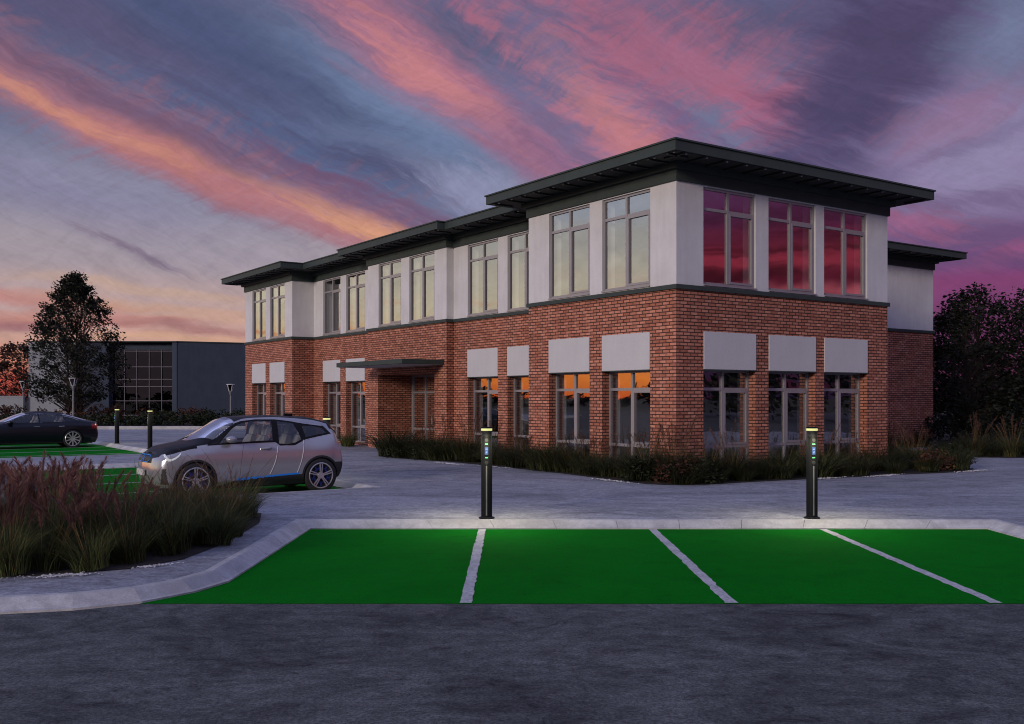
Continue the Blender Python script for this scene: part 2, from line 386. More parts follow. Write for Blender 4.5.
    # clouds: centre px, half length px, half width px, slope in deg (down to the right +), colour, strength, texture
    CL = [
     # cool gaps and dark streaks
     (300, 150, 330, 75, 24, (74, 90, 128), 0.95, 's'), (395, 105, 190, 45, 30, (104, 126, 162), 0.9, 's'),
     (110, 25, 260, 42, 14, (82, 74, 108), 0.75, 's'), (20, 62, 190, 28, 20, (104, 82, 110), 0.6, 's'),
     (215, 28, 200, 38, 25, (66, 80, 116), 0.8, 's'), (60, 190, 200, 36, 14, (134, 130, 160), 0.7, 's'),
     (330, 190, 200, 20, 25, (84, 74, 108), 0.75, 'f'), (410, 180, 130, 12, 22, (70, 66, 100), 0.6, 'f'),
     (480, 195, 80, 30, 10, (146, 150, 182), 0.8, 'f'), (250, 262, 220, 26, 8, (158, 148, 162), 0.5, 's'),
     # first long band
     (190, 150, 420, 44, 20, (150, 102, 120), 0.85, 'r'), (262, 203, 330, 22, 22, (194, 118, 118), 0.65, 's'),
     (95, 122, 190, 15, 21, (200, 126, 114), 0.6, 'f'), (345, 217, 150, 12, 20, (224, 152, 118), 0.75, 'f'),
     (375, 236, 100, 11, 17, (230, 160, 116), 0.85, 'f'), (60, 105, 120, 7, 22, (222, 148, 116), 0.6, 'f'),
     (150, 118, 230, 14, 24, (92, 74, 104), 0.6, 'f'), (400, 210, 180, 15, 23, (108, 76, 108), 0.7, 'f'),
     # second band and the big rosy mass
     (430, 70, 230, 46, 33, (176, 110, 132), 0.95, 's'), (450, 92, 150, 20, 36, (206, 128, 128), 0.85, 'f'),
     (640, 150, 230, 70, 40, (176, 106, 132), 0.95, 'r'), (600, 100, 160, 46, 46, (182, 114, 130), 0.75, 'r'),
     (690, 60, 190, 60, 20, (168, 98, 124), 0.9, 'r'), (545, 120, 120, 26, 46, (104, 100, 138), 0.75, 'f'),
     (552, 45, 100, 34, 44, (98, 98, 136), 0.8, 'f'), (620, 130, 110, 26, 44, (202, 124, 124), 0.7, 'r'),
     (700, 140, 140, 24, 38, (110, 84, 124), 0.65, 'f'), (540, 165, 120, 28, 30, (136, 98, 134), 0.6, 's'),
     (780, 120, 70, 40, 30, (186, 98, 126), 0.6, 'r'),
     # indigo wedge and the pale right edge
     (850, 95, 200, 66, -44, (70, 60, 98), 1.0, 's'), (905, 30, 130, 56, -34, (70, 60, 94), 0.95, 's'),
     (805, 170, 110, 36, 8, (68, 60, 98), 0.85, 's'), (985, 165, 110, 66, -14, (142, 132, 168), 0.9, 's'),
     (960, 115, 80, 30, -20, (150, 108, 142), 0.6, 'r'), (1008, 30, 60, 60, 70, (108, 120, 152), 0.9, 's'),
     (985, 140, 140, 9, -14, (104, 92, 132), 0.4, 'f'), (960, 205, 130, 12, -4, (104, 84, 122), 0.7, 'f'),
     (960, 238, 120, 22, 6, (98, 66, 108), 0.75, 's'), (925, 225, 60, 14, 10, (168, 88, 124), 0.6, 'f'),
     (1005, 258, 60, 12, -8, (164, 78, 122), 0.55, 'r'), (960, 285, 110, 10, 0, (128, 50, 102), 0.5, 'f'), (950, 262, 120, 12, 4, (86, 60, 104), 0.6, 'f'),
     # low streaks over the far roofs
     (60, 318, 200, 9, 3, (196, 112, 92), 0.6, 'h'), (20, 297, 120, 7, 6, (196, 112, 104), 0.6, 'h'),
     (180, 310, 160, 8, 3, (208, 158, 124), 0.55, 'h'), (190, 328, 150, 7, 2, (150, 100, 104), 0.6, 'h'),
     (10, 320, 90, 7, 4, (138, 88, 104), 0.6, 'h'), (150, 290, 190, 7, 4, (206, 168, 140), 0.6, 'h'),
     (130, 252, 60, 5, 20, (122, 104, 126), 0.8, 'f'), (165, 337, 150, 5, 1, (218, 168, 126), 0.5, 'h'),
    ]
    wisp = noise(nt, mapping(nt, rot, scale=(0.30, 1.7, 1)), 1.0, 9, 0.72, 1.4)
    tex = {'s': stc * 0.75 + wisp * 0.25, 'f': fine * 0.55 + wisp * 0.45, 'r': rip * 0.5 + st * 0.5, 'h': hz}
    for (px, py, hl, hw, slope, colr, stn, t) in CL:
        a, e = sky_px(px, py)
        mp = mapping(nt, P, loc=(a, e, 0), rot=(0, 0, R(-slope)), scale=(hl / 16.5, hw / 16.5, 1), kind='TEXTURE')
        ln = nt.nodes.new('ShaderNodeVectorMath'); ln.operation = 'LENGTH'; nt.links.new(mp.k, ln.inputs[0])
        r = S(nt, ln.outputs['Value'])
        f = (r + (tex[t] - 0.5) * K[t]).step(1.2, 0.1, 0.0, stn)
        f = f * r.step(2.0, 1.2)
        colr = tuple(q * 0.86 + g_ * 0.14 for q, g_ in zip(colr, (128, 118, 142)))
        c = mixc(nt, f, c, srgb(*colr))
    # ripple and grain over everything
    gr = noise(nt, mapping(nt, rot, scale=(0.9, 2.4, 1)), 1.6, 6, 0.75, 0.0)
    g = (st - 0.5) * 0.35 + (rip - 0.5) * 0.30 + (fine - 0.5) * 0.35 + (gr - 0.5) * 0.32 + 1.0
    c = mixc(nt, 1.0, c, comb(nt, g, g, g), 'MULTIPLY')
    # crimson streaks of the far right sky
    rs = hz.step(0.42, 0.62) * az.step(58, 80) * az.step(140, 120) * el.step(14, 8)
    c = mixc(nt, rs * 0.75, c, srgb(74, 14, 34))
    ls = hz.step(0.5, 0.68) * az.step(-40, -55) * az.step(-120, -100) * el.step(8, 3)
    c = mixc(nt, ls * 0.8, c, (1.15, 0.26, 0.06, 1))
    sky = nt.nodes.new('ShaderNodeTexSky'); sky.sky_type = 'NISHITA'; sky.sun_disc = False
    sky.sun_elevation = R(SUN_EL); sky.sun_rotation = R(SUN_AZ); sky.altitude = 0
    ns = nt.nodes.new('ShaderNodeVectorMath'); ns.operation = 'SCALE'; nt.links.new(sky.outputs[0], ns.inputs[0]); ns.inputs['Scale'].default_value = 0.0015
    c = mixc(nt, 1.0, c, S(nt, ns.outputs[0]), 'ADD')
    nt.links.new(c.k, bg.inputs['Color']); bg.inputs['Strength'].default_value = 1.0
build_sky()
w.cycles.sampling_method = 'MANUAL'; w.cycles.sample_map_resolution = 512

sl = bpy.data.lights.new('sun', 'SUN'); so = bpy.data.objects.new('sun', sl); COL.objects.link(so)
sl.energy = 1.55; sl.angle = R(10); sl.color = (1.0, 0.84, 0.75)
dv = Vector((math.sin(R(SUN_AZ)) * math.cos(R(SUN_EL)), math.cos(R(SUN_AZ)) * math.cos(R(SUN_EL)), math.sin(R(SUN_EL))))
so.rotation_euler = (-dv).to_track_quat('-Z', 'Y').to_euler(); so.location = dv * 50

# ------------------------------------------------------------------ building frame of reference
P0 = Vector((3.691, 22.202, 0.0)); BR = R(34.585)
V_ = Vector((math.cos(BR), math.sin(BR), 0)); U_ = Vector((-math.sin(BR), math.cos(BR), 0))
def bl(b, a, z=0.0): return P0 + V_ * b + U_ * a + Vector((0, 0, z))
def arc(cx, cy, r, a0, a1, n=8):
    return [(cx + r * math.cos(R(a0 + (a1 - a0) * k / n)), cy + r * math.sin(R(a0 + (a1 - a0) * k / n))) for k in range(n + 1)]
KH = 0.12
# ------------------------------------------------------------------ setting: ground, road, paving, kerbs, bays
def sheet(name, x0, x1, y0, y1, z, mat):
    mb = MB(); mb.face([(x0, y0, z), (x1, y0, z), (x1, y1, z), (x0, y1, z)]); return struct(mb.build(name, mat))
sheet('ground', -2500, 2500, -2500, 2500, -0.03, M['field'])
sheet('road', -110, 110, -60, 75, 0.0, M['asphalt'])

def offset_open(path, d):                 # shift an open polyline to its right by d
    out = []
    n = len(path)
    for i in range(n):
        ds = []
        for a, b in ((i - 1, i), (i, i + 1)):
            if 0 <= a and b < n:
                e = Vector((path[b][0] - path[a][0], path[b][1] - path[a][1])).normalized(); ds.append(Vector((e.y, -e.x)))
        nv = sum(ds, Vector((0, 0)))
        nv = nv.normalized(); k = d / max(0.35, nv.dot(ds[0]))
        out.append((path[i][0] + nv.x * k, path[i][1] + nv.y * k))
    return out
def pt2(b, a): p = bl(b, a); return (p.x, p.y)
front = [(36, 8.6), (10.2, 8.6), (8.6, 8.85), (7.75, 9.25), (7.25, 9.85), (7.03, 10.5), (7.03, 14.62), (-2.98, 14.62),
         (-2.98, 10.42), (-3.16, 9.86), (-3.50, 9.36), (-4.02, 9.05), (-4.65, 8.88), (-5.5, 8.76), (-9, 8.5), (-15, 8.3), (-15.8, 8.7)]
KERBW = 0.27
side = [pt2(-15.0, 2.3), pt2(-12.6, 2.3), pt2(-12.1, 2.3), pt2(-6.6, 2.3), pt2(-6.6, 12.42), pt2(-11.6, 12.42), pt2(-12.2, 13.2), pt2(-12.2, 16.6), pt2(-11.6, 17.4),
        pt2(-6.6, 17.4), pt2(-6.6, 30.1), pt2(-12.2, 30.1)]
path = front + side
def dense(path, step):                    # kerb stones
    out = [path[0]]
    for a, b in zip(path, path[1:]):
        n = max(1, int(math.hypot(b[0] - a[0], b[1] - a[1]) / step))
        for k in range(1, n + 1): out.append((a[0] + (b[0] - a[0]) * k / n, a[1] + (b[1] - a[1]) * k / n))
    return out
def kerb(name, path, h=KH, splay=True):
    prof = [(0, -0.01), (0.0, 0.028), (0.135, h - 0.012), (0.165, h), (KERBW, h), (KERBW, -0.01)] if splay else [(0, -0.01), (0, h - 0.02), (0.02, h), (0.16, h), (0.16, -0.01)]
    rows = [offset_open(path, -p[0] if False else p[0]) for p in prof]
    mb = MB()
    for j in range(len(prof) - 1):
        acc = 0
        for i in range(len(path) - 1):
            a, b, c, d = rows[j][i], rows[j][i + 1], rows[j + 1][i + 1], rows[j + 1][i]
            mb.face([(a[0], a[1], prof[j][1]), (b[0], b[1], prof[j][1]), (c[0], c[1], prof[j + 1][1]), (d[0], d[1], prof[j + 1][1])])
    return struct(mb.build(name, M['kerb']))
# joints between the kerb stones are real gaps: every stone is slightly shorter than its place
def kerb_stones(name, path, h=KH):
    mb = MB()
    prof = [(0, -0.02), (0.0, 0.022), (0.035, 0.030), (0.165, h - 0.010), (0.19, h), (KERBW, h), (KERBW, -0.02)]
    rows = [offset_open(path, p[0]) for p in prof]
    for i in range(len(path) - 1):
        L = math.hypot(path[i + 1][0] - path[i][0], path[i + 1][1] - path[i][1])
        n = max(1, round(L / 0.92)); g = 0.003 / L
        for k in range(n):
            t0 = k / n + (g if k else 0); t1 = (k + 1) / n - (g if k < n - 1 else 0)
            dz = rng.normal(0, 0.0008)
            def P(j, t):
                a, b = rows[j][i], rows[j][i + 1]
                return (a[0] + (b[0] - a[0]) * t, a[1] + (b[1] - a[1]) * t, prof[j][1] + dz)
            for j in range(len(prof) - 1):
                mb.face([P(j, t0), P(j, t1), P(j + 1, t1), P(j + 1, t0)])
            mb.face([P(j, t0) for j in range(len(prof))]); mb.face([P(j, t1) for j in range(len(prof) - 1, -1, -1)])
    return struct(mb.build(name, M['kerb']))
kerb_stones('kerb', path)
inner = offset_open(path, KERBW - 0.004)
far_p = inner + [(-70, 47), (-70, 56.9), (36, 56.9), (36, 8.6 + KERBW)]
mb = MB(); mb.prism(far_p, -0.01, KH - 0.004, bottom=False); struct(mb.build('pavement', M['pave']))

def poly_sheet(name, poly, z, mat):
    mb = MB()
    for t in tessellate_polygon([[Vector((p[0], p[1], 0)) for p in poly]]):
        p = [poly[k] for k in t]
        cr = (p[1][0] - p[0][0]) * (p[2][1] - p[0][1]) - (p[1][1] - p[0][1]) * (p[2][0] - p[0][0])
        if cr < 0: p = p[::-1]
        mb.face([(q[0], q[1], z) for q in p])
    return struct(mb.build(name, mat))
poly_sheet('green_parking_bay', [(-3.52, 9.34), (-3.17, 9.86), (-2.985, 10.42), (-2.985, 14.615), (7.025, 14.615), (7.025, 10.5), (7.24, 9.85), (7.66, 9.34)], 0.004, M['green'])
poly_sheet('green_parking_bay', [pt2(-12.0, 2.31), pt2(-6.61, 2.31), pt2(-6.61, 12.41), pt2(-12.0, 12.41)], 0.004, M['green'])
poly_sheet('green_parking_bay', [pt2(-12.0, 17.41), pt2(-6.61, 17.41), pt2(-6.61, 30.0), pt2(-12.0, 30.0)], 0.004, M['green'])
def bay_line(p, q, wd=0.115):
    p = Vector((*p, 0)); q = Vector((*q, 0)); d = (q - p); L = d.length; d.normalize(); nn = Vector((-d.y, d.x, 0)); n = int(L / 0.11)
    mb = MB(); e = [[], []]
    for i in range(n + 1):
        c = p + d * (L * i / n)
        for k, sgn in ((0, 1), (1, -1)):
            e[k].append(c + nn * sgn * (wd / 2 + rng.normal(0, 0.006)) + Vector((0, 0, 0.008)))
    for i in range(n): mb.face([e[0][i], e[1][i], e[1][i + 1], e[0][i + 1]])
    return struct(mb.build('bay_marking', M['line']))
for X in (-0.44, 2.075, 4.59): bay_line((X, 9.36), (X, 14.60))
for a in (4.83, 7.36, 9.89, 19.93, 22.46, 24.99, 27.52): bay_line(pt2(-11.95, a), pt2(-6.63, a))

BZ = KH + 0.006
bedA = [pt2(*p) for p in [(-0.3, 11.75), (-1.2, 11.7), (-1.62, 11.2), (-1.45, 9.6), (-1.12, 8.0), (-1.05, 5.5), (-1.1, 3), (-1.3, 0.6), (-1.42, -0.5), (-1.2, -1.05), (-0.5, -1.38), (1.2, -1.5), (3.2, -1.8),
                          (5.4, -2.1), (7.2, -2.42), (8.4, -2.1), (8.9, -1.3), (9.2, 1), (9.6, 4.6), (12, 5.2), (19.2, 5.3), (19.2, 5.8), (8, 5.8), (2, 5.8), (2, 11.4), (0.9, 11.4)]]
poly_sheet('planting_soil', bedA, BZ, M['soil'])
bedB = [(-12, 9.9), (-6.0, 9.95), (-4.9, 10.15), (-4.1, 10.55), (-3.72, 11.2), (-3.6, 12.5), (-3.68, 14.4), (-3.95, 15.6), (-5.0, 16.6), (-7.0, 17.2), (-12, 16.0)]
poly_sheet('planting_soil', bedB, BZ, M['soil'])
bedC = [(13.0, 31.6), (14.2, 30.3), (17, 29.6), (26, 29.2), (48, 29.0), (48, 56), (21, 56), (17.5, 40), (15.6, 36.8)]
poly_sheet('planting_soil', bedC, BZ, M['soil'])
# raised far bed behind its own kerb
kerb('kerb', [(-6, 57.0), (-48, 57.0)], h=0.30, splay=False)
poly_sheet('planting_soil', [(-48, 57.05), (-6, 57.05), (-6, 74.5), (-48, 74.5)], 0.285, M['soil'])

# ------------------------------------------------------------------ brick office building
B = thing('office_building', 'two-storey red brick office with white upper storey and wide flat dark eaves', 'building', P0, BR)
FP = [(0, 0), (7.8, 0), (7.8, 5.86), (19.17, 5.86), (19.17, 28.66), (0.23, 28.66), (0.23, 23.0), (1.2, 23.0), (1.2, 17.13), (0.82, 17.13), (0.82, 11.43), (1.09, 11.43), (1.09, 5.70), (0, 5.70)]
def offset_closed(poly, d):
    out = []; n = len(poly)
    for i in range(n):
        p0, p1, p2 = poly[i - 1], poly[i], poly[(i + 1) % n]
        e1 = Vector((p1[0] - p0[0], p1[1] - p0[1])).normalized(); e2 = Vector((p2[0] - p1[0], p2[1] - p1[1])).normalized()
        out.append((p1[0] + d * (e1.y + e2.y), p1[1] - d * (e1.x + e2.x)))
    return out
Z_TR0, Z_TR1, Z_FR = 4.40, 4.50, 6.83
UP0, UP1, LO0, LO1, PN1 = 4.56, 6.80, 0.20, 2.60, 3.47
SEG = {  # segment index -> windows (start, end along the wall), lower opening list or None for same
 0: [(0.85, 2.61), (3.06, 4.82), (5.15, 6.92)],
 5: [(0.93, 2.63), (3.12, 4.84)],
 7: [(0.95, 2.64), (3.17, 4.86)],
 9: [(0.87, 2.59), (3.19, 4.92)],
 11: [(0.86, 2.60), (3.11, 4.85)],
 13: [(0.92, 2.62), (3.11, 4.84)],
}
ENTR = (0.82, 4.92, 0.12, 2.78)
wall_b, wall_r, rev_w = MB(), MB(), MB()
WIN = []   # (seg, s0, s1, z0, z1, upper)
def seg_frame(i):
    p, q = FP[i], FP[(i + 1) % len(FP)]
    t = Vector((q[0] - p[0], q[1] - p[1], 0)); L = t.length; t.normalize(); n = Vector((t.y, -t.x, 0))
    return Vector((p[0], p[1], 0)), t, n, L
def wall(mb, i, z0, z1, ops, depth, ins=0.0):
    p, t, n, L = seg_frame(i); p = p - n * ins
    xs = sorted({0, L} | {o[0] for o in ops} | {o[1] for o in ops}); zs = sorted({z0, z1} | {o[2] for o in ops} | {o[3] for o in ops})
    P = lambda s, z, d=0.0: tuple(p + t * s - n * d + Vector((0, 0, z)))
    for a, b in zip(xs, xs[1:]):
        for c, d in zip(zs, zs[1:]):
            if any(o[0] <= a + 1e-6 and b <= o[1] + 1e-6 and o[2] <= c + 1e-6 and d <= o[3] + 1e-6 for o in ops): continue
            u0 = i * 1.37
            mb.face([P(a, c), P(b, c), P(b, d), P(a, d)], [(u0 + a, c), (u0 + b, c), (u0 + b, d), (u0 + a, d)])
    for o in ops:
        a, b, c, d = o[:4]; D = o[4] if len(o) > 4 else depth
        mb.face([P(a, c), P(a, c, D), P(a, d, D), P(a, d)][::-1], [(0, c), (D, c), (D, d), (0, d)][::-1])
        mb.face([P(b, c), P(b, c, D), P(b, d, D), P(b, d)], [(0, c), (D, c), (D, d), (0, d)])
        mb.face([P(a, d), P(a, d, D), P(b, d, D), P(b, d)][::-1], [(a, 0), (a, D), (b, D), (b, 0)][::-1])
        mb.face([P(a, c), P(a, c, D), P(b, c, D), P(b, c)], [(a, 0), (a, D), (b, D), (b, 0)])
for i in range(len(FP)):
    ops = SEG.get(i, [])
    wall(wall_r, i, Z_TR1, Z_FR, [(a, b, UP0, UP1) for a, b in ops], 0.07)
    lo = [ENTR + (1.49,)] if i == 9 else [(a, b, LO0, LO1) for a, b in ops]
    wall(wall_b, i, 0.0, Z_TR0, lo, 0.25)
    for a, b in ops:
        WIN.append((i, a, b, UP0, UP1, True))
        if i != 9: WIN.append((i, a, b, LO0, LO1, False))
wall_b.build('brick_wall', M['brick'], B); wall_r.build('rendered_wall', M['render'], B)

def window(i, a, b, z0, z1, upper):
    p, t, n, L = seg_frame(i); W, H = b - a, z1 - z0; D = 0.05 if upper else 0.22
    o = p + t * a - n * D; ang = math.atan2(t.y, t.x)
    fr = MB(); T = 0.055
    # local: x along the wall (0..W), y inward, z up
    fr.box(0.002, T, 0, 0.09, 0.002, H - 0.002); fr.box(W - T, W - 0.002, 0, 0.09, 0.002, H - 0.002)
    fr.box(T, W - T, 0, 0.09, 0.002, T); fr.box(T, W - T, 0, 0.09, H - T, H - 0.002)
    xm = W * 0.49
    tr = [H - 0.50] if upper else [H - 0.45, 0.60]
    fr.box(xm - 0.034, xm + 0.034, -0.004, 0.09, T, H - T)
    for zt in tr:
        fr.box(T, xm - 0.034, 0.002, 0.088, zt - 0.034, zt + 0.034); fr.box(xm + 0.034, W - T, 0.002, 0.088, zt - 0.034, zt + 0.034)
    w_ = fr.build('window', M['frame'], B)
    w_.location = (o.x, o.y, z0); w_.rotation_euler = (0, 0, ang)
    # opening sash on the right-hand leaf
    zs0 = T if upper else tr[1] + 0.034; zs1 = tr[0] - 0.034; sx0, sx1 = xm + 0.034, W - T; q = 0.05
    s_ = MB()
    for bx in ((sx0, sx0 + q, zs0, zs1), (sx1 - q, sx1, zs0, zs1), (sx0 + q, sx1 - q, zs0, zs0 + q), (sx0 + q, sx1 - q, zs1 - q, zs1)):
        s_.box(bx[0], bx[1], -0.012, 0.06, bx[2], bx[3])
    s_.build('sash', M['frame'], w_)
    g = MB(); g.face([(0.02, 0.035, 0.02), (W - 0.02, 0.035, 0.02), (W - 0.02, 0.035, H - 0.02), (0.02, 0.035, H - 0.02)])
    g.build('pane', M['glass_up' if upper else 'glass_low'], w_)
    r = MB(); d0, d1 = 0.09, 0.36
    for (x0, x1, za, zb) in ((0, 0, 0, H), (W, W, 0, H)):
        r.face([(x0, d0, 0), (x0, d1, 0), (x0, d1, H), (x0, d0, H)])
    r.face([(0, d0, H), (0, d1, H), (W, d1, H), (W, d0, H)]); r.face([(0, d0, 0), (0, d1, 0), (W, d1, 0), (W, d0, 0)])
    r.build('inner_reveal', M['reveal'], w_)
    sl_ = MB(); sl_.box(-0.0, W, -D - 0.035, 0.0 if upper else -0.001, -0.035, 0.0)
    if upper: sl_.build('sill', M['frame'], w_)
    return w_
for wdef in WIN: window(*wdef)
for i, ops in SEG.items():
    if i == 9: continue
    p, t, n, L = seg_frame(i)
    for a, b in ops:
        mb = MB(); mb.box(0.004, b - a - 0.004, -0.022, 0.03, 0.0, PN1 - LO1, c=0.006)
        # dark strip standing in for the shadow line under the panel
        o = mb.build('spandrel_panel', M['panel'], B)
        q = p + t * a; o.location = (q.x, q.y, LO1); o.rotation_euler = (0, 0, math.atan2(t.y, t.x))
        e = MB(); e.box(0.0, b - a, -0.03, 0.0, -0.022, -0.002); e.build('panel_shadow_strip', M['trim'], o)
# bands, frieze, roof
mb = MB(); mb.prism(offset_closed(FP, 0.05), Z_TR0, Z_TR1); mb.build('trim_band', M['trim'], B)
mb = MB(); mb.prism(offset_closed(FP, 0.05), Z_FR, 7.08); mb.prism(offset_closed(FP, 0.15), 7.08, 7.235); mb.build('frieze', M['trim'], B)
RF = [(-.84, -.84), (8.64, -.84), (8.64, 5.02), (20.04, 5.02), (20.04, 29.5), (-.61, 29.5), (-.61, 22.16), (.36, 22.16), (.36, 17.97), (-.02, 17.97), (-.02, 10.59), (.25, 10.59), (.25, 6.54), (-.84, 6.54)]
mb = MB(); mb.prism(RF, 7.235, 7.45); rf = mb.build('roof', M['trim'], B)
mb = MB(); mb.prism(offset_closed(RF, 0.035), 7.452, 7.487); mb.build('roof_edge_cap', M['trim'], rf)
sof = MB(); sof.prism(offset_closed(RF, -0.05), 7.228, 7.2349)
ribs = MB(); disc_pts = []
for i in (0, 2, 5, 7, 9, 11, 13):
    p, q = Vector((*RF[i], 0)), Vector((*RF[(i + 1) % len(RF)], 0)); t = (q - p); L = t.length; t.normalize(); n = Vector((t.y, -t.x, 0))
    m_ = max(2, round(L / 0.64))
    for k in range(m_):
        s_ = (k + 0.5) * L / m_; a = p + t * s_ - n * 0.06; b = p + t * s_ - n * 0.66
        ribs.bar(a + Vector((0, 0, 7.208)), b + Vector((0, 0, 7.208)), 0.06, 0.038)
        disc_pts.append(p + t * (s_ + 0.13) - n * 0.13)
sof.mesh(ribs.v, ribs.f); sof.build('soffit', M['soffit'], rf)
d0 = None
mb = MB(); mb.lathe([(0.0, -0.016), (0.022, -0.016), (0.026, -0.006), (0.026, 0.01)], 10)
for q in disc_pts[:96]:
    if d0 is None: d0 = mb.build('eaves_disc', M['eaves_disc'], rf); o = d0
    else: o = dup(d0)
    o.location = (q.x, q.y, 7.228)
# canopy, entrance
cn = MB(); cn.box(-0.74, 0.815, 11.58, 16.5, 3.03, 3.185, c=0.008); can = cn.build('entrance_canopy', M['trim'], B)
cn = MB(); cn.box(-0.68, 0.80, 11.64, 16.44, 3.018, 3.0295); cn.build('canopy_lining', M['panel'], can)
en = MB(); x = 2.26; y0, y1 = 12.215, 16.305
for yy in (y0 + 0.03, 13.25, 14.28, 15.30, y1 - 0.03): en.box(x - 0.04, x + 0.04, yy - 0.035, yy + 0.035, 0.12, 2.775)
for zz in (0.16, 0.80, 2.14, 2.74): en.box(x - 0.035, x + 0.035, y0 + 0.005, y1 - 0.005, zz - 0.035, zz + 0.034)
ent = en.build('entrance_door', M['frame'], B)
g = MB(); g.face([(x, y0, 0.13), (x, y1, 0.13), (x, y1, 2.77), (x, y0, 2.77)]); g.build('pane', M['glass_low'], ent)
hd = MB()
for yy in (13.85, 14.70): hd.tube([(x - 0.10, yy, 0.85), (x - 0.10, yy, 1.35)], 0.014, 8)
hd.build('door_handle', M['frame'], ent)
# rooms behind the glass: floor, ceiling, back and side walls
rm = MB()
def room(x0, x1, y0, y1, z0, z1, m, front=('x', 'y')):
    rm.face([(x0, y0, z0), (x1, y0, z0), (x1, y1, z0), (x0, y1, z0)], m=1)
    rm.face([(x0, y0, z1), (x1, y0, z1), (x1, y1, z1), (x0, y1, z1)], m=m)
    rm.face([(x1, y0, z0), (x1, y1, z0), (x1, y1, z1), (x1, y0, z1)], m=m)
    rm.face([(x0, y1, z0), (x1, y1, z0), (x1, y1, z1), (x0, y1, z1)], m=m)
    if 'y' not in front: rm.face([(x0, y0, z0), (x1, y0, z0), (x1, y0, z1), (x0, y0, z1)], m=m)
for z0, z1, m in ((0.14, 3.5, 0), (4.52, 6.80, 0)):
    room(0.30, 7.4, 0.30, 5.5, z0, z1, m)
    for d, a0, a1 in ((1.09, 5.75, 11.4), (0.82, 11.5, 17.1), (1.2, 17.2, 22.9), (0.23, 23.1, 28.5)):
        room((2.4 if (z0 < 1 and a0 == 11.5) else d + 0.30), d + 6, a0, a1, z0, z1, m, ('x',))
rm.build('interior', [M['room'], M['roomdark']], B)

# ------------------------------------------------------------------ neighbouring office block, low wall
N = thing('office_block', 'shade-darkened office block with gridded glass front behind the left tree', 'building', (-25.4, 75, 0.1))
HB = 6.05
mb = MB(); mb.box(-11.2, -7.6, -0.15, 12, 0, HB); mb.build('pale_wall', M['palewall'], N)
mb = MB(); mb.box(-7.6, -5.2, 0.0, 12, 0, HB); mb.box(-5.2, -0.35, 0.55, 12, HB - 0.55, HB)
mb.box(-0.35, 0.0, -0.1, 12, 0, HB); mb.build('wall', M['navy'], N)
cw = MB(); cw.face([(-5.2, 0.6, 0), (-0.35, 0.6, 0), (-0.35, 0.6, HB - 0.55), (-5.2, 0.6, HB - 0.55)]); c_ = cw.build('curtain_wall', M['darkglass'], N)
cw = MB()
for k in range(6): xx = -5.15 + k * 0.948; cw.box(xx - 0.02, xx + 0.02, 0.5, 0.6, 0, HB - 0.55)
for zz in (0.5, 1.6, 2.7, 3.25, 4.2, 5.4): cw.box(-5.2, -0.35, 0.52, 0.59, zz - 0.022, zz + 0.022)
cw.build('mullion_grid', M['mullion'], c_)
cb = MB(); cb.box(-5.2, -0.35, 3.5, 3.6, 0, HB - 0.55); cb.build('interior', M['roomdark'], N)
ang = R(27); mb = MB()
c0, s0 = math.cos(ang), math.sin(ang); Lw = 5.3
poly = [(0.0, -0.05), (Lw * c0, Lw * s0 - 0.05), (Lw * c0 - 8 * s0, Lw * s0 + 8 * c0), (0.0, 12)]
mb.prism(poly, 0, HB); mb.build('wing_wall', M['navy'], N)
mb = MB(); mb.prism(offset_closed(poly, 0.06), HB, HB + 0.09); mb.box(-11.26, 0.0, -0.2, 12, HB, HB + 0.08); mb.build('parapet_cap', M['trim'], N)
mb = MB(); mb.box(4.75, 8.2, 5.5, 12, 0, HB - 0.1); mb.build('link_wall', M['soffit'], N)
gw = MB(); gw.box(-22, 0, 0, 0.3, 0, 2.0); gw.box(-22, 0, -0.04, 0.34, 2.0, 2.08)
go = gw.build('boundary_wall', M['palewall']); go.location = (-36.8, 74.4, 0); tag(go, 'low pale grey wall beside the office block at the left edge', 'wall')
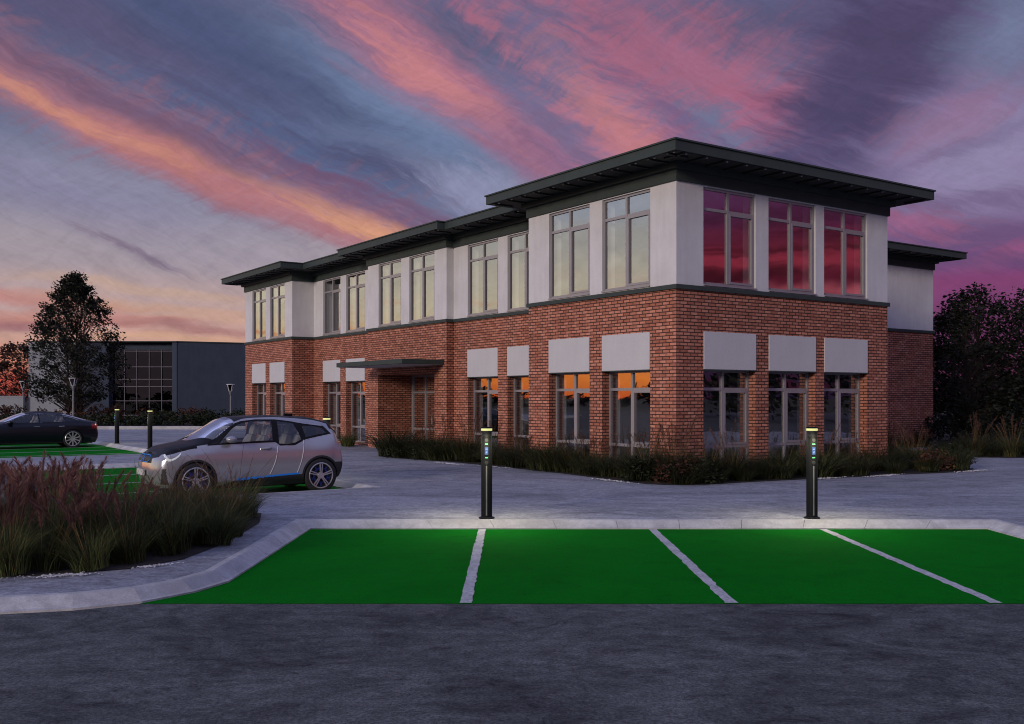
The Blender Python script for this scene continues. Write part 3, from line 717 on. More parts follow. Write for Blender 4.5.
# ------------------------------------------------------------------ charging bollards and lamps
def bollard(label, loc, rz, detail=True):
    t = thing('charging_bollard', label, 'bollard', loc, rz, 'charging bollards with lit tops')
    mb = MB(); mb.lathe([(0.0, 0), (0.122, 0), (0.122, 0.012), (0.108, 0.022), (0.085, 0.026)], 28); mb.build('base_flange', M['blackmetal'], t, 40)
    mb = MB(); mb.lathe([(0.084, 0.02), (0.084, 1.235), (0.080, 1.245), (0.0, 1.245)], 32); mb.build('post', M['blackmetal'], t, 40)
    mb = MB(); mb.lathe([(0.074, 1.245), (0.074, 1.33), (0.0, 1.33)], 28); mb.build('neck', M['soffit'], t, 40)
    mb = MB(); mb.lathe([(0.0, 1.33), (0.078, 1.33), (0.084, 1.335), (0.084, 1.362), (0.078, 1.366), (0.0, 1.366)], 32); mb.build('light_ring', M['ring'], t, 40)
    mb = MB(); mb.lathe([(0.0, 1.366), (0.088, 1.367), (0.088, 1.380), (0.070, 1.390), (0.0, 1.392)], 32); mb.build('cap', M['blackmetal'], t, 40)
    if detail:   # the front faces local -y
        mb = MB(); mb.box(-0.010, 0.010, -0.0875, -0.080, 0.05, 0.80); mb.build('cable_groove', M['groove'], t)
        for z in (0.925, 1.130):
            mb = MB(); mb.box(-0.022, 0.022, -0.0895, -0.078, z - 0.008, z + 0.008); mb.build('status_bar', M['led'], t)
        mb = MB(); mb.box(-0.026, 0.026, -0.0895, -0.078, 0.968, 1.085); s_ = mb.build('screen', M['screen'], t)
        mb = MB(); mb.box(-0.015, 0.015, -0.0915, -0.0895, 1.045, 1.062); mb.box(-0.012, 0.012, -0.0915, -0.0895, 0.990, 1.012); mb.box(-0.004, 0.012, -0.0915, -0.0895, 1.012, 1.024)
        mb.build('screen_icon', M['icon'], s_)
        for z in (0.845, 1.19):
            mb = MB(); mb.lathe([(0.0, -0.006), (0.026, -0.006), (0.030, 0.0), (0.030, 0.012)], 20, (0, -0.084, z), 'y'); mb.build('socket', M['soffit'], t, 40)
    # the lit ring's own light, thrown down and round the post
    for k, (dx, dy) in enumerate(((0, -0.30), (0.26, 0.15), (-0.26, 0.15))):
        l = bpy.data.lights.new('ring_light', 'SPOT'); l.energy = (42.0 if k == 0 else 18.0) * (1.0 if loc[1] < 16 else 0.3); l.color = (1.0, 0.90, 0.62); l.spot_size = R(155); l.spot_blend = 0.9; l.shadow_soft_size = 0.05
        o = bpy.data.objects.new('ring_light', l); COL.objects.link(o); o.parent = t; o.location = (dx, dy, 1.345)
    return t
bollard('black charging bollard at the big green bays, before windows that reflect orange sky', (-0.385, 15.03, KH - 0.004), 0)
bollard('black charging bollard standing before the right-hand brick facade and its three ground floor windows', (4.56, 15.03, KH - 0.004), 0)
q = bl(-6.3, 4.83, KH - 0.004); bollard('black charging bollard with lit top half hidden behind the silver car', q, BR - R(90), True)
q = bl(-6.2, 20.39, KH - 0.004); bollard('black charging bollard just beyond the nose of the silver car', q, BR - R(90), True)
q = bl(-6.2, 25.35, KH - 0.004); bollard('black charging bollard behind the tail of the dark saloon', q, BR - R(90), True)

def lamp(label, loc, h):
    t = thing('street_lamp', label, 'street lamp', loc, 0, 'post lamps with flared heads')
    mb = MB(); mb.lathe([(0.0, 0), (0.11, 0), (0.11, 0.05), (0.055, 0.09), (0.05, h - 0.75), (0.035, h - 0.7), (0.0, h - 0.7)], 14); mb.build('post', M['groove'], t, 40)
    mb = MB(); mb.lathe([(0.0, h - 0.70), (0.08, h - 0.68), (0.11, h - 0.42), (0.05, h - 0.40), (0, h - 0.40)], 14); mb.build('lamp_body', M['groove'], t, 40)
    mb = MB(); mb.lathe([(0.085, h - 0.42), (0.20, h - 0.03), (0.0, h - 0.02)], 14); mb.build('lamp_shade', M['darkglass'], t, 50)
    mb = MB()
    for k in range(4):
        a = math.pi / 4 + k * math.pi / 2; mb.bar((.10 * math.cos(a), .10 * math.sin(a), h - .45), (.235 * math.cos(a), .235 * math.sin(a), h), .045, .03)
    mb.lathe([(0.0, h - .40), (.03, h - .40), (.03, h - .16), (0.0, h - .16)], 10); mb.build('lamp_arms', M['lampglass'], t)
    mb = MB(); mb.lathe([(0.0, h + 0.03), (0.26, h + 0.015), (0.27, h - 0.015), (0.0, h - 0.015)], 18); mb.build('cap', M['lampglass'], t, 40)
    return t
lamp('post lamp with flared frosted head among the trunks of the left tree', (-26.0, 58.6, 0.25), 2.85)
lamp('post lamp with flared frosted head before the dark wing wall', (-18.1, 63.6, 0.25), 2.55)
lamp('post lamp with flared frosted head at the pale end of the office block', (-34.6, 70, 0.0), 3.1)

# ------------------------------------------------------------------ cars
def pchip(Y, n):                                   # Y (k, d) -> values at n substeps, monotone cubic
    Y = np.asarray(Y, float); k = len(Y); d = np.diff(Y, axis=0); m = np.zeros_like(Y)
    pr = d[:-1] * d[1:]; m[1:-1] = np.where(pr > 0, 2 * pr / np.where(np.abs(d[:-1] + d[1:]) < 1e-12, 1, d[:-1] + d[1:]), 0)
    m[0] = d[0]; m[-1] = d[-1]
    out = []
    for i in range(k - 1):
        for j in range(n):
            t = j / n; h0, h1, h2, h3 = 2*t**3-3*t*t+1, t**3-2*t*t+t, -2*t**3+3*t*t, t**3-t*t
            out.append(h0*Y[i] + h1*m[i] + h2*Y[i+1] + h3*m[i+1])
    out.append(Y[-1]); return np.array(out)
def inpoly(x, y, P):
    c = False; n = len(P)
    for i in range(n):
        x0, y0 = P[i]; x1, y1 = P[i - 1]
        if (y0 > y) != (y1 > y) and x < (x1 - x0) * (y - y0) / (y1 - y0) + x0: c = not c
    return c
def tab(d):
    xs = sorted(d); return lambda s: float(np.interp(s, xs, [d[x] for x in xs]))
def car_surface(stations, ni, nj):
    G = np.array(stations, float)                  # (stations, 8, 3) : s, y, z with y >= 0
    k, j, _ = G.shape
    A = pchip(G.reshape(k, -1), ni).reshape(-1, j, 3)
    Bq = np.transpose(A, (1, 0, 2)).reshape(j, -1)
    C = pchip(Bq, nj); C = C.reshape(C.shape[0], -1, 3).transpose(1, 0, 2)
    return C                                        # (u, v, 3)
def snap(C, polys, circles, tol=0.013, ymin=0.5):
    nu, nv, _ = C.shape
    for u in range(nu):
        for v in range(nv):
            s, y, z = C[u, v]
            if y < ymin: continue
            bd = tol; best = None
            for P in polys:
                for i in range(len(P)):
                    a, b = P[i - 1], P[i]; dx, dz = b[0] - a[0], b[1] - a[1]; t = max(0, min(1, ((s - a[0]) * dx + (z - a[1]) * dz) / (dx * dx + dz * dz + 1e-9)))
                    px, pz = a[0] + dx * t, a[1] + dz * t; d = math.hypot(s - px, z - pz)
                    if d < bd: bd = d; best = (px, pz)
            for cx, cz, r in circles:
                q = math.hypot(s - cx, z - cz)
                if abs(q - r) < bd and q > 1e-3: bd = abs(q - r); best = (cx + (s - cx) * r / q, cz + (z - cz) * r / q)
            if best: C[u, v, 0], C[u, v, 2] = best
def car_panels(C, nj, classify, root, mats, smooth=42):
    nu, nv, _ = C.shape; parts = {}
    for sgn in (-1, 1):
        for u in range(nu - 1):
            for v in range(nv - 1):
                q = C[[u, u + 1, u + 1, u], [v, v, v + 1, v + 1]]
                c = q.mean(0); name = classify(c[0], c[1], c[2], (v + 0.5) / nj, sgn)
                if not name: continue
                d = parts.setdefault(name, (dict(), [], []))
                idx = []
                for uu, vv in ((u, v), (u + 1, v), (u + 1, v + 1), (u, v + 1)):
                    kk = (sgn if C[uu, vv, 1] > 1e-5 else 0, uu, vv)
                    if kk not in d[0]: d[0][kk] = len(d[1]); p = C[uu, vv]; d[1].append((p[0], sgn * p[1], p[2]))
                    idx.append(d[0][kk])
                d[2].append(tuple(idx) if sgn > 0 else tuple(idx[::-1]))
    objs = {}
    for name, (_, V, F) in sorted(parts.items()):
        mb = MB(); F = [tuple(dict.fromkeys(f)) for f in F]; F = [f for f in F if len(f) > 2]
        mb.mesh(V, F); objs[name] = (V, F)
        base = name.split('|')
        par = root if len(base) == 2 else objs_made[base[2]]
        objs_made[name] = o = mb.build(base[0], mats[base[1]], par, smooth)
    return objs
objs_made = {}
def wheel(root, c, r, rr, wdt, side, spokes, mt, double=True, hub=None):
    """tyre and rim; side -1: outer face towards -y"""
    t = MB(); h = wdt / 2
    t.lathe([(rr, -h * 0.9), (r - 0.025, -h), (r - 0.006, -h * 0.8), (r, -h * 0.45), (r, h * 0.45), (r - 0.006, h * 0.8), (r - 0.025, h), (rr, h * 0.9)], 44, axis='y')
    e = bpy.data.objects.new('wheel', None); COL.objects.link(e); e.parent = root; e.location = c; e.empty_display_size = 0.2
    t.build('tyre', mt['tyre'], e, 50)
    m = MB(); f = side * h
    m.lathe([(rr + 0.004, f * 0.92), (rr - 0.004, f * 0.98), (rr - 0.018, f * 0.95), (rr - 0.022, f * 0.80)], 44, axis='y')
    n_ = spokes
    for k in range(n_):
        a = 2 * math.pi * k / n_ + (math.pi / 2)
        for off in ((-0.10, 0.10) if double else (0,)):
            p0 = Vector((math.cos(a + off * 2.2) * 0.055, f * 0.86, math.sin(a + off * 2.2) * 0.055)); p1 = Vector((math.cos(a + off) * (rr - 0.02), f * 0.96, math.sin(a + off) * (rr - 0.02)))
            m.bar(p0, p1, 0.021 if double else 0.042, 0.028, (0, 1, 0))
    m.lathe([(0, f * 0.93), (0.062, f * 0.93), (0.07, f * 0.80), (0.07, 0)], 20, axis='y')
    m.build('rim', mt['rim'], e, 35)
    d = MB(); d.lathe([(0, f * 0.45), (rr - 0.10, f * 0.45), (rr - 0.02, f * 0.80)], 30, axis='y'); d.build('brake_disc', mt['well'], e)
    if hub is not None:
        b = MB()
        for k in range(n_):
            a = 2 * math.pi * (k + 0.5) / n_ + math.pi / 2
            b.bar((math.cos(a) * 0.15, f * 0.74, math.sin(a) * 0.15), (math.cos(a) * (rr - 0.05), f * 0.82, math.sin(a) * (rr - 0.05)), 0.035, 0.012, (0, 1, 0))
        b.lathe([(0.13, f * 0.70), (0.15, f * 0.72), (0.17, f * 0.70)], 20, axis='y')
        b.build('rim_insert', hub, e)
    return e
def car_paint(name, col, metal=0.35, rough=0.32, coat=0.8, spec=0.5):
    m, nt, b = newmat(name); c = coords(nt)
    n = noise(nt, c, 260, 2, 0.5); cc = ramp(nt, n, [(0.35, tuple(x * 0.88 for x in col) + (1,)), (0.65, tuple(min(1, x * 1.08) for x in col) + (1,))])
    nt.links.new(cc.k, b.inputs['Base Color']); b.inputs['Metallic'].default_value = metal; b.inputs['Roughness'].default_value = rough
    b.inputs['Coat Weight'].default_value = coat; b.inputs['Specular IOR Level'].default_value = spec; b.inputs['Coat Roughness'].default_value = 0.05; return m
CM = dict(silver=car_paint('silver_car_paint', (0.38, 0.375, 0.385), 0.5, 0.22), black=car_paint('gloss_black_panel', (0.008, 0.008, 0.009), 0.0, 0.4, 0.0, 0.15), navy=car_paint('midnight_car_paint', (0.005, 0.006, 0.011), 0.1, 0.3, 0.25, 0.25),
          blue=simple('bright_blue_trim', (0.010, 0.25, 0.82), 0.4, 0, 0.05, 3), dark=simple('matt_black_plastic', (0.016, 0.016, 0.017), 0.6, 0, 0.15, 8),
          glass=glass_mat('car_glass', 0.06, (0.70, 0.72, 0.72, 1), blend=0.14), tyre=simple('tyre_rubber', (0.016, 0.016, 0.017), 0.8, 0, 0.2, 20), rim=simple('alloy_rim', (0.58, 0.57, 0.56), 0.32, 0.75, 0.08, 5),
          well=simple('dark_wheel_well', (0.008, 0.008, 0.008), 0.8, 0, 0.1, 5), seat=simple('grey_seat_fabric', (0.33, 0.32, 0.32), 0.8, 0, 0.12, 14), lampw=emis('daytime_lamp', (0.80, 0.82, 0.85, 1), 0.35),
          lens=simple('lamp_lens', (0.10, 0.10, 0.11), 0.15, 0.2, 0.1, 5), red=simple('red_lamp_lens', (0.20, 0.008, 0.010), 0.2, 0, 0.1, 6), chrome=simple('bright_trim', (0.55, 0.55, 0.56), 0.22, 0.9, 0.05, 4),
          blueins=simple('blue_rim_insert', (0.010, 0.03, 0.17), 0.4, 0.2, 0.05, 3), plate=simple('plain_plate', (0.55, 0.55, 0.52), 0.5, 0, 0.05, 5), darkglass=glass_mat('dark_car_glass', 0.05, (0.18, 0.19, 0.21, 1), blend=0.12))
def surf_y(V, s, z):                               # outermost |y| of a panel near (s, z)
    best = 0; bd = 9
    for p in V:
        if p[1] < 0:
            d = (p[0] - s) ** 2 + (p[2] - z) ** 2
            if d < bd: bd = d; best = -p[1]
    return best
def seat(root, s, y, z, mt, hd=True):
    mb = MB()
    mb.box(s - 0.22, s + 0.24, y - 0.23, y + 0.23, z, z + 0.16, c=0.04)
    def slab(s0, z0, s1, z1, wd, th):
        d = Vector((s1 - s0, 0, z1 - z0)).normalized(); nrm = Vector((d.z, 0, -d.x)) * th / 2
        V = []
        for (q, k, ww) in ((0, 0, wd * 0.95), (0.35, 1, wd), (0.8, 1, wd * 0.92), (1.0, 0.5, wd * 0.62)):
            c = Vector((s0 + (s1 - s0) * q, y, z0 + (z1 - z0) * q))
            for sy in (-1, 1):
                for sn in (-1, 1): V.append(c + nrm * sn * (0.65 + 0.35 * k) + Vector((0, sy * ww / 2, 0)))
        F = []
        for i in range(3):
            b_ = i * 4; F += [(b_, b_ + 4, b_ + 5, b_ + 1), (b_ + 2, b_ + 3, b_ + 7, b_ + 6), (b_, b_ + 2, b_ + 6, b_ + 4), (b_ + 1, b_ + 5, b_ + 7, b_ + 3)]
        F += [(0, 1, 3, 2), (12, 14, 15, 13)]; mb.mesh(V, F)
    slab(s + 0.20, z + 0.10, s + 0.42, z + 0.66, 0.46, 0.13)
    if hd: slab(s + 0.425, z + 0.68, s + 0.50, z + 0.88, 0.27, 0.09)
    return mb.build('seat', mt, root, 60)
# --- silver electric hatchback, nose towards local -x (away from the building)
def hatchback():
    t = thing('parked_car', 'silver electric hatchback with black bonnet and blue sill stripe parked in the green bay', 'car', bl(-10.75, 3.66, 0.0), BR)
    yw = tab({.3: .80, .5: .855, .86: .885, 2: .872, 3.4: .888, 3.6: .875, 3.75: .85}); zb = tab({.3: .87, .53: .905, .75: .965, 1.3: 1.045, 1.9: 1.075, 2.4: 1.085, 3.1: 1.12, 3.75: 1.17})
    yb = tab({.3: .70, .53: .755, .86: .80, 1.3: .805, 2: .81, 3: .80, 3.75: .745}); zr = tab({.3: .915, .53: .965, .86: 1.035, 1.3: 1.09, 1.6: 1.36, 1.85: 1.47, 2.12: 1.512, 2.5: 1.515, 3: 1.475, 3.5: 1.40, 3.75: 1.325})
    yr = tab({.3: .60, .53: .68, .86: .735, 1.3: .735, 1.6: .675, 2: .62, 2.5: .61, 3: .605, 3.75: .565}); z5 = tab({.3: .965, .5: 1.01, .86: 1.075, 1.0: 1.14, 1.3: 1.30, 1.63: 1.505, 1.9: 1.56, 2.46: 1.575, 3.34: 1.535, 3.75: 1.44})
    zt = tab({.3: .96, .5: 1.03, .86: 1.10, 1.0: 1.185, 1.3: 1.37, 1.63: 1.55, 1.84: 1.58, 2.46: 1.592, 3.34: 1.555, 3.75: 1.465})
    fx = [.13, .09, .07, .09, .11, .14, .17, .19]; fz = [.22, .36, .55, .72, .80, .84, .87, .885]
    st = [[(fx[j], 0, fz[j]) for j in range(8)],
          [(fx[j] + .045, [.42, .44, .46, .45, .43, .40, .25, 0][j], fz[j]) for j in range(8)],
          [([.31, .275, .26, .27, .29, .29, .255, .21][j], [.68, .72, .745, .73, .69, .59, .34, 0][j], [.21, .35, .57, .75, .83, .875, .90, .895][j]) for j in range(8)]]
    for s in (.42, .56, .7, .86, 1.0, 1.15, 1.3, 1.45, 1.6, 1.75, 1.9, 2.1, 2.5, 3.0, 3.3, 3.5, 3.65, 3.75):
        lo = .20 if s < 3.4 else .26
        st.append([(s, yw(s) * .90, lo), (s, yw(s) * .985, .36), (s, yw(s), .60), (s, yw(s) * .985, min(.84, zb(s) - .06)), (s, yb(s), zb(s)), (s, yr(s), zr(s)), (s, yr(s) * .62, z5(s)), (s, 0, zt(s))])
    rz = [.30, .40, .60, .82, 1.10, 1.25, 1.34, 1.37]
    st.append([([3.85, 3.875, 3.89, 3.88, 3.84, 3.87, 3.89, 3.90][j], [.74, .80, .84, .82, .71, .54, .33, 0][j], rz[j]) for j in range(8)])
    st.append([([3.93, 3.96, 3.98, 3.95, 3.90, 3.94, 3.96, 3.97][j], [.52, .58, .62, .60, .50, .36, .22, 0][j], rz[j] - (.02 if j > 4 else 0)) for j in range(8)])
    st.append([([3.96, 3.99, 4.01, 3.97, 3.92, 3.96, 3.985, 3.99][j], 0, rz[j] - (.03 if j > 4 else 0)) for j in range(8)])
    nj = 22; C = car_surface(st, 20, nj)
    DF = [(1.33, 1.055), (1.60, 1.325), (1.72, 1.405), (1.83, 1.445), (2.0, 1.475), (2.2, 1.485), (2.43, 1.475), (2.41, 1.095), (2.1, 1.09), (1.88, 1.08)]
    DR = [(2.535, 1.03), (2.555, 1.47), (2.75, 1.445), (2.90, 1.41), (3.02, 1.10), (2.88, 1.04), (2.70, 1.01)]
    DQ = [(3.07, 1.375), (3.30, 1.365), (3.52, 1.32), (3.60, 1.215), (3.40, 1.19), (3.12, 1.135)]
    BK = [(1.10, 1.02), (1.56, 1.365), (1.70, 1.445), (1.83, 1.485), (2.12, 1.515), (2.5, 1.51), (2.8, 1.475), (3.1, 1.42), (3.58, 1.355), (3.70, 1.2), (3.5, 1.165), (3.12, 1.10), (3.0, 1.045), (2.87, .985), (2.55, .985), (2.46, 1.055), (1.88, 1.045), (1.3, 1.03)]
    snap(C, [DF, DR, DQ, BK, [(1.28, .325), (2.94, .398)], [(1.6, .366), (2.94, .434)]], [(.86, .35, .372), (3.42, .35, .372), (.86, .35, .415), (3.42, .35, .415)])
    def hood_edge(s): return float(np.interp(s, [.1, .3, .53, .75, 1.3], [.78, .84, .90, .955, 1.035]))
    def cl(s, y, z, v, sg):
        for cx in (.86, 3.42):
            r = math.hypot(s - cx, z - .35)
            if y > .55 and r < .372 and z < .80: return None
            if y > .55 and r < .415: return 'wheel_arch_%d%d|dark' % (sg, int(cx * 10))
        ws = .88 + .42 * (y / .74) ** 2
        if v > 4.15 and y < .66 and ws < s < 1.68 and z > 1.07 and v > 5.12: return 'windscreen|glass'
        if s > 3.70 and z > 1.12 and y < .62: return 'rear_window|darkglass' if 1.14 < z < 1.38 and y < .52 and s > 3.8 else 'tailgate|black'
        if y > .5:
            if inpoly(s, z, DF): return 'side_window|glass|%d' % 0 if False else ('side_window_f%d|glass' % sg)
            if inpoly(s, z, DR): return 'side_window_r%d|glass' % sg
            if inpoly(s, z, DQ): return 'side_window_q%d|darkglass' % sg
            if inpoly(s, z, BK): return 'window_surround_%d|black' % sg
        if s < 1.35 and z > hood_edge(s) and not (y > .62 and s < .30): 
            if s < .9 or v > 4.55: return 'bonnet|black'
        if s < .27 and .70 < z and y < .46: return 'bonnet|black'
        if s < .25 and .28 > z: return 'lower_grille_%d|dark' % sg
        if s < .44 and y > .62 and .30 < z < .60 and y < .79 and s > .25: return 'lower_grille_%d|dark' % sg
        if s > 3.55 and z < .62 - (3.75 - min(s, 3.75)) * .9: return 'rear_apron|dark'
        sl = .335 + .06 * (s - 1.76) / 1.12
        if 1.28 < s < 3.02 and y > .5:
            if z < sl - (.0 if s > 1.6 else .10 * (1.6 - s) / .32): return 'sill_%d|dark' % sg
            if z < sl + .036 and 1.66 < s < 2.94: return 'sill_stripe_%d|blue' % sg
        if z < .235: return 'sill_%d|dark' % sg
        if 1.38 < s < 2.43 + (z - 1.0) * .22 and y > .5 and z < 1.08: return 'door_f%d|silver' % sg
        if 2.43 + (z - 1.0) * .22 <= s < 2.98 + (z - 1.0) * .2 and y > .5 and z < 1.05: return 'door_r%d|silver' % sg
        if v > 5.45 and s > 1.7: return 'roof|black'
        return 'body|silver'
    ob = car_panels(C, nj, cl, t, CM)
    for nm in list(objs_made):
        o = objs_made[nm]
        base = o.name.split('.')[0]
        if base[:11] == 'side_window': o.name = 'side_window'; o.data.name = 'side_window'
        if base[:5] == 'door_': o.name = 'door'; o.data.name = 'door'
        for k in ('wheel_arch', 'window_surround', 'lower_grille', 'sill_stripe', 'sill'):
            if base.startswith(k + '_'): o.name = k; o.data.name = k; break
    body = ob['body|silver'][0]; allv = [p for k in ob for p in ob[k][0]]
    doorF = objs_made['door_f-1|silver']; doorR = objs_made['door_r-1|silver']
    def on(s, z, out=.0): return (s, -(surf_y(allv, s, z) + out), z)
    # seam highlights, handle, mirrors, headlamps, seats, wheel wells, wiper
    for par, (a, b) in ((doorF, ((2.50, .975), (2.325, .42))), (doorR, ((3.06, 1.085), (2.90, .43)))):
        m_ = MB(); m_.tube([on(a[0] + (b[0] - a[0]) * q + .035 * math.sin(q * 3.1), a[1] + (b[1] - a[1]) * q, .001) for q in np.linspace(0, 1, 10)], .008, 6); m_.build('door_seam', CM['plate'], par, 50)  # pale tube stands in for the highlight along the door seam
    m_ = MB(); m_.tube([on(2.15, .935, .02), on(2.20, .938, .045), on(2.32, .942, .045), on(2.37, .945, .02)], [.016, .024, .024, .016], 8); m_.build('door_handle', CM['silver'], doorF, 60)
    for sg in (-1, 1):
        m_ = MB()
        P = [(1.42, 1.10), (1.47, 1.125), (1.56, 1.145), (1.66, 1.13)]
        y0 = surf_y(allv, 1.5, 1.05)
        V = []; F = []; nn = 12
        for i, (fx_, rad) in enumerate(((0, .02), (.12, .062), (.4, .082), (.75, .08), (.93, .06), (1.0, .02))):
            for k in range(nn):
                a = 2 * math.pi * k / nn
                V.append((1.52 + math.cos(a) * rad * 1.25, sg * (y0 + .02 + fx_ * .22), 1.135 + math.sin(a) * rad * .85))
        for i in range(5):
            for k in range(nn): F.append((i * nn + k, i * nn + (k + 1) % nn, i * nn + nn + (k + 1) % nn, i * nn + nn + k))
        F += [tuple(range(nn)), tuple(range(5 * nn, 6 * nn))]
        m_.mesh(V, F); mr = m_.build('wing_mirror', CM['silver'], t, 60)
        m_ = MB(); m_.bar((1.50, sg * (y0 - .04), 1.065), (1.51, sg * (y0 + .06), 1.10), .07, .04); m_.build('mirror_arm', CM['dark'], mr)
        pts = [(.32, .865), (.335, .80), (.365, .765), (.41, .765), (.48, .795), (.54, .84), (.585, .885)]
        m_ = MB(); m_.tube([(s, sg * (surf_y(allv, s, z) + .006), z) for s, z in pts], [.020, .024, .026, .022, .018, .015, .012], 8); m_.build('headlight', CM['lampw'], t, 60)
    for s, y in ((1.98, -.37), (1.98, .37), (2.75, -.36), (2.75, .36)): seat(t, s, y, .50, CM['seat'])
    m_ = MB(); m_.box(1.25, 3.6, -.74, .74, .26, .42); m_.box(1.12, 1.42, -.70, .70, .80, 1.00, c=.03); m_.box(3.25, 3.62, -.6, .6, .5, .98, c=.03); m_.build('interior', CM['dark'], t)
    m_ = MB(); m_.lathe([(.165, -.012), (.182, 0), (.165, .012)], 24, axis='y'); wl = m_.build('steering_wheel', CM['dark'], t, 60); wl.rotation_euler = (0, 0, R(90)); wl.location = (1.50, -.37, 1.02)
    m_ = MB()
    for cx in (.86, 3.42): m_.box(cx - .40, cx + .40, -.62, .62, .24, .80)
    m_.box(.3, 3.8, -.66, .66, .17, .30); m_.build('underbody', CM['well'], t)
    for cx in (.86, 3.42):
        for sg in (-1, 1): wheel(t, (cx, sg * .80, .35), .35, .262, .165, sg, 5, CM, True, CM['blueins'])
    m_ = MB(); m_.box(2.95, 3.15, -.02, .02, 1.56, 1.62, c=.012); m_.build('roof_fin', CM['black'], t)
    for sg in (-1, 1):
        m_ = MB(); V = []; 
        ring = [(.05, .72), (.11, .745), (.12, .80), (.09, .845), (.04, .86)]
        m_.tube([(np.interp(z, [.7, .87], [.09, .17]) - .012 + .09 * (abs(y) - .1), sg * y, z) for y, z in ((.06, .72), (.30, .715), (.36, .77), (.30, .845), (.06, .855), (.04, .79), (.06, .72))], .009, 6); m_.build('grille_surround', CM['blue'], t, 60)
    m_ = MB(); m_.box(.045, .07, -.26, .26, .46, .57); m_.build('number_plate', CM['plate'], t)
    return t
hatchback()

def saloon():
    objs_made.clear()
    t = thing('parked_car', 'midnight dark saloon with pale multi-spoke wheels cut off by the left edge', 'car', bl(-11.8, 26.1, 0.0), BR)
    yw = tab({.35: .86, .9: .965, 3.9: .975, 4.5: .93, 4.75: .88}); zb = tab({.35: .70, 1.0: .84, 1.6: .92, 3: .95, 4.1: .98, 4.75: .93})
    yb = tab({.35: .78, .9: .87, 1.6: .87, 3.9: .86, 4.5: .82, 4.75: .78}); zr = tab({.35: .735, 1.0: .875, 1.45: .965, 1.9: 1.15, 2.3: 1.29, 2.8: 1.33, 3.4: 1.30, 3.9: 1.19, 4.3: 1.07, 4.75: .985})
    yr = tab({.35: .66, 1.0: .76, 1.45: .775, 1.9: .68, 2.3: .60, 2.8: .585, 3.4: .58, 3.9: .61, 4.3: .68, 4.75: .70}); zt = tab({.35: .79, 1.0: .93, 1.3: .985, 1.6: 1.10, 1.9: 1.24, 2.37: 1.39, 2.8: 1.425, 3.4: 1.39, 3.98: 1.265, 4.48: 1.10, 4.75: 1.01})
    z5 = lambda s: zt(s) * .62 + zr(s) * .38 + .01
    st = [[([.10, .04, .0, .03, .08, .12, .14, .16][j], 0, [.22, .34, .48, .58, .65, .68, .70, .71][j]) for j in range(8)],
          [([.13, .07, .03, .06, .11, .15, .17, .18][j], [.5, .52, .54, .53, .5, .45, .28, 0][j], [.22, .34, .48, .58, .65, .68, .70, .71][j]) for j in range(8)]]
    for s in (.35, .6, .96, 1.25, 1.45, 1.7, 1.9, 2.3, 2.8, 3.4, 3.9, 4.3, 4.6, 4.75):
        st.append([(s, yw(s) * .91, .19), (s, yw(s) * .985, .34), (s, yw(s), .55), (s, yw(s) * .98, zb(s) - .12), (s, yb(s), zb(s)), (s, yr(s), zr(s)), (s, yr(s) * .62, z5(s)), (s, 0, zt(s))])
    rz = [.26, .38, .55, .78, .93, .985, 1.0, 1.005]
    st.append([([4.84, 4.88, 4.89, 4.86, 4.86, 4.87, 4.88, 4.88][j], [.66, .72, .74, .72, .68, .58, .36, 0][j], rz[j]) for j in range(8)])
    st.append([([4.92, 4.95, 4.96, 4.92, 4.93, 4.94, 4.95, 4.95][j], 0, rz[j]) for j in range(8)])
    nj = 14; C = car_surface(st, 15, nj)
    DF = [(1.62, .985), (1.95, 1.155), (2.3, 1.275), (2.70, 1.315), (2.74, 1.0)]
    DR = [(2.79, 1.0), (2.77, 1.315), (3.2, 1.30), (3.6, 1.235), (3.66, 1.02)]
    DQ = [(3.70, 1.025), (3.65, 1.22), (3.9, 1.16), (4.12, 1.07)]
    snap(C, [DF, DR, DQ], [(.96, .35, .375), (3.92, .35, .375)], .018)
    def cl(s, y, z, v, sg):
        for cx in (.96, 3.92):
            r = math.hypot(s - cx, z - .35)
            if y > .6 and r < .375: return None
        if v > 5.05 and y < .70 and 1.32 + .28 * (y / .76) ** 2 < s < 2.30: return 'windscreen|glass'
        if v > 5.25 and 3.62 < s < 4.48: return 'rear_window|darkglass'
        if v > 5.3 and 2.30 <= s <= 3.62: return 'roof|black'
        if y > .5:
            for k, Q in enumerate((DF, DR, DQ)):
                if inpoly(s, z, Q): return 'side_window_%d%d|%s' % (k, sg, 'darkglass' if k == 2 else 'glass')
        if z < .24: return 'sill_%d|dark' % sg
        if s > 4.62 and .74 < z < .92 and y > .42: return 'tail_light_%d|red' % sg
        if s > 4.6 and z < .40: return 'rear_apron|dark'
        if y > .5 and 1.5 < s < 2.76 and v < 4.3: return 'door_f%d|navy' % sg
        if y > .5 and 2.76 <= s < 3.66 and v < 4.3 and math.hypot(s - 3.92, z - .35) > .42: return 'door_r%d|navy' % sg
        if v > 4.7 and s < 1.45: return 'bonnet|navy'
        if v > 4.8 and s > 4.48: return 'boot_lid|navy'
        return 'body|navy'
    ob = car_panels(C, nj, cl, t, CM)
    for o in list(objs_made.values()):
        base = o.name.split('.')[0]
        for k in ('side_window', 'door', 'tail_light', 'sill'):
            if base.startswith(k + '_'): o.name = k; o.data.name = k
    allv = [p for k in ob for p in ob[k][0]]
    m_ = MB(); m_.tube([(s, -(surf_y(allv, s, z) + .004), z) for s, z in ((1.58, .97), (1.95, 1.165), (2.3, 1.29), (2.8, 1.33), (3.3, 1.30), (3.7, 1.22), (4.0, 1.13), (4.15, 1.06))], .010, 6); m_.build('window_trim', CM['chrome'], t, 60)
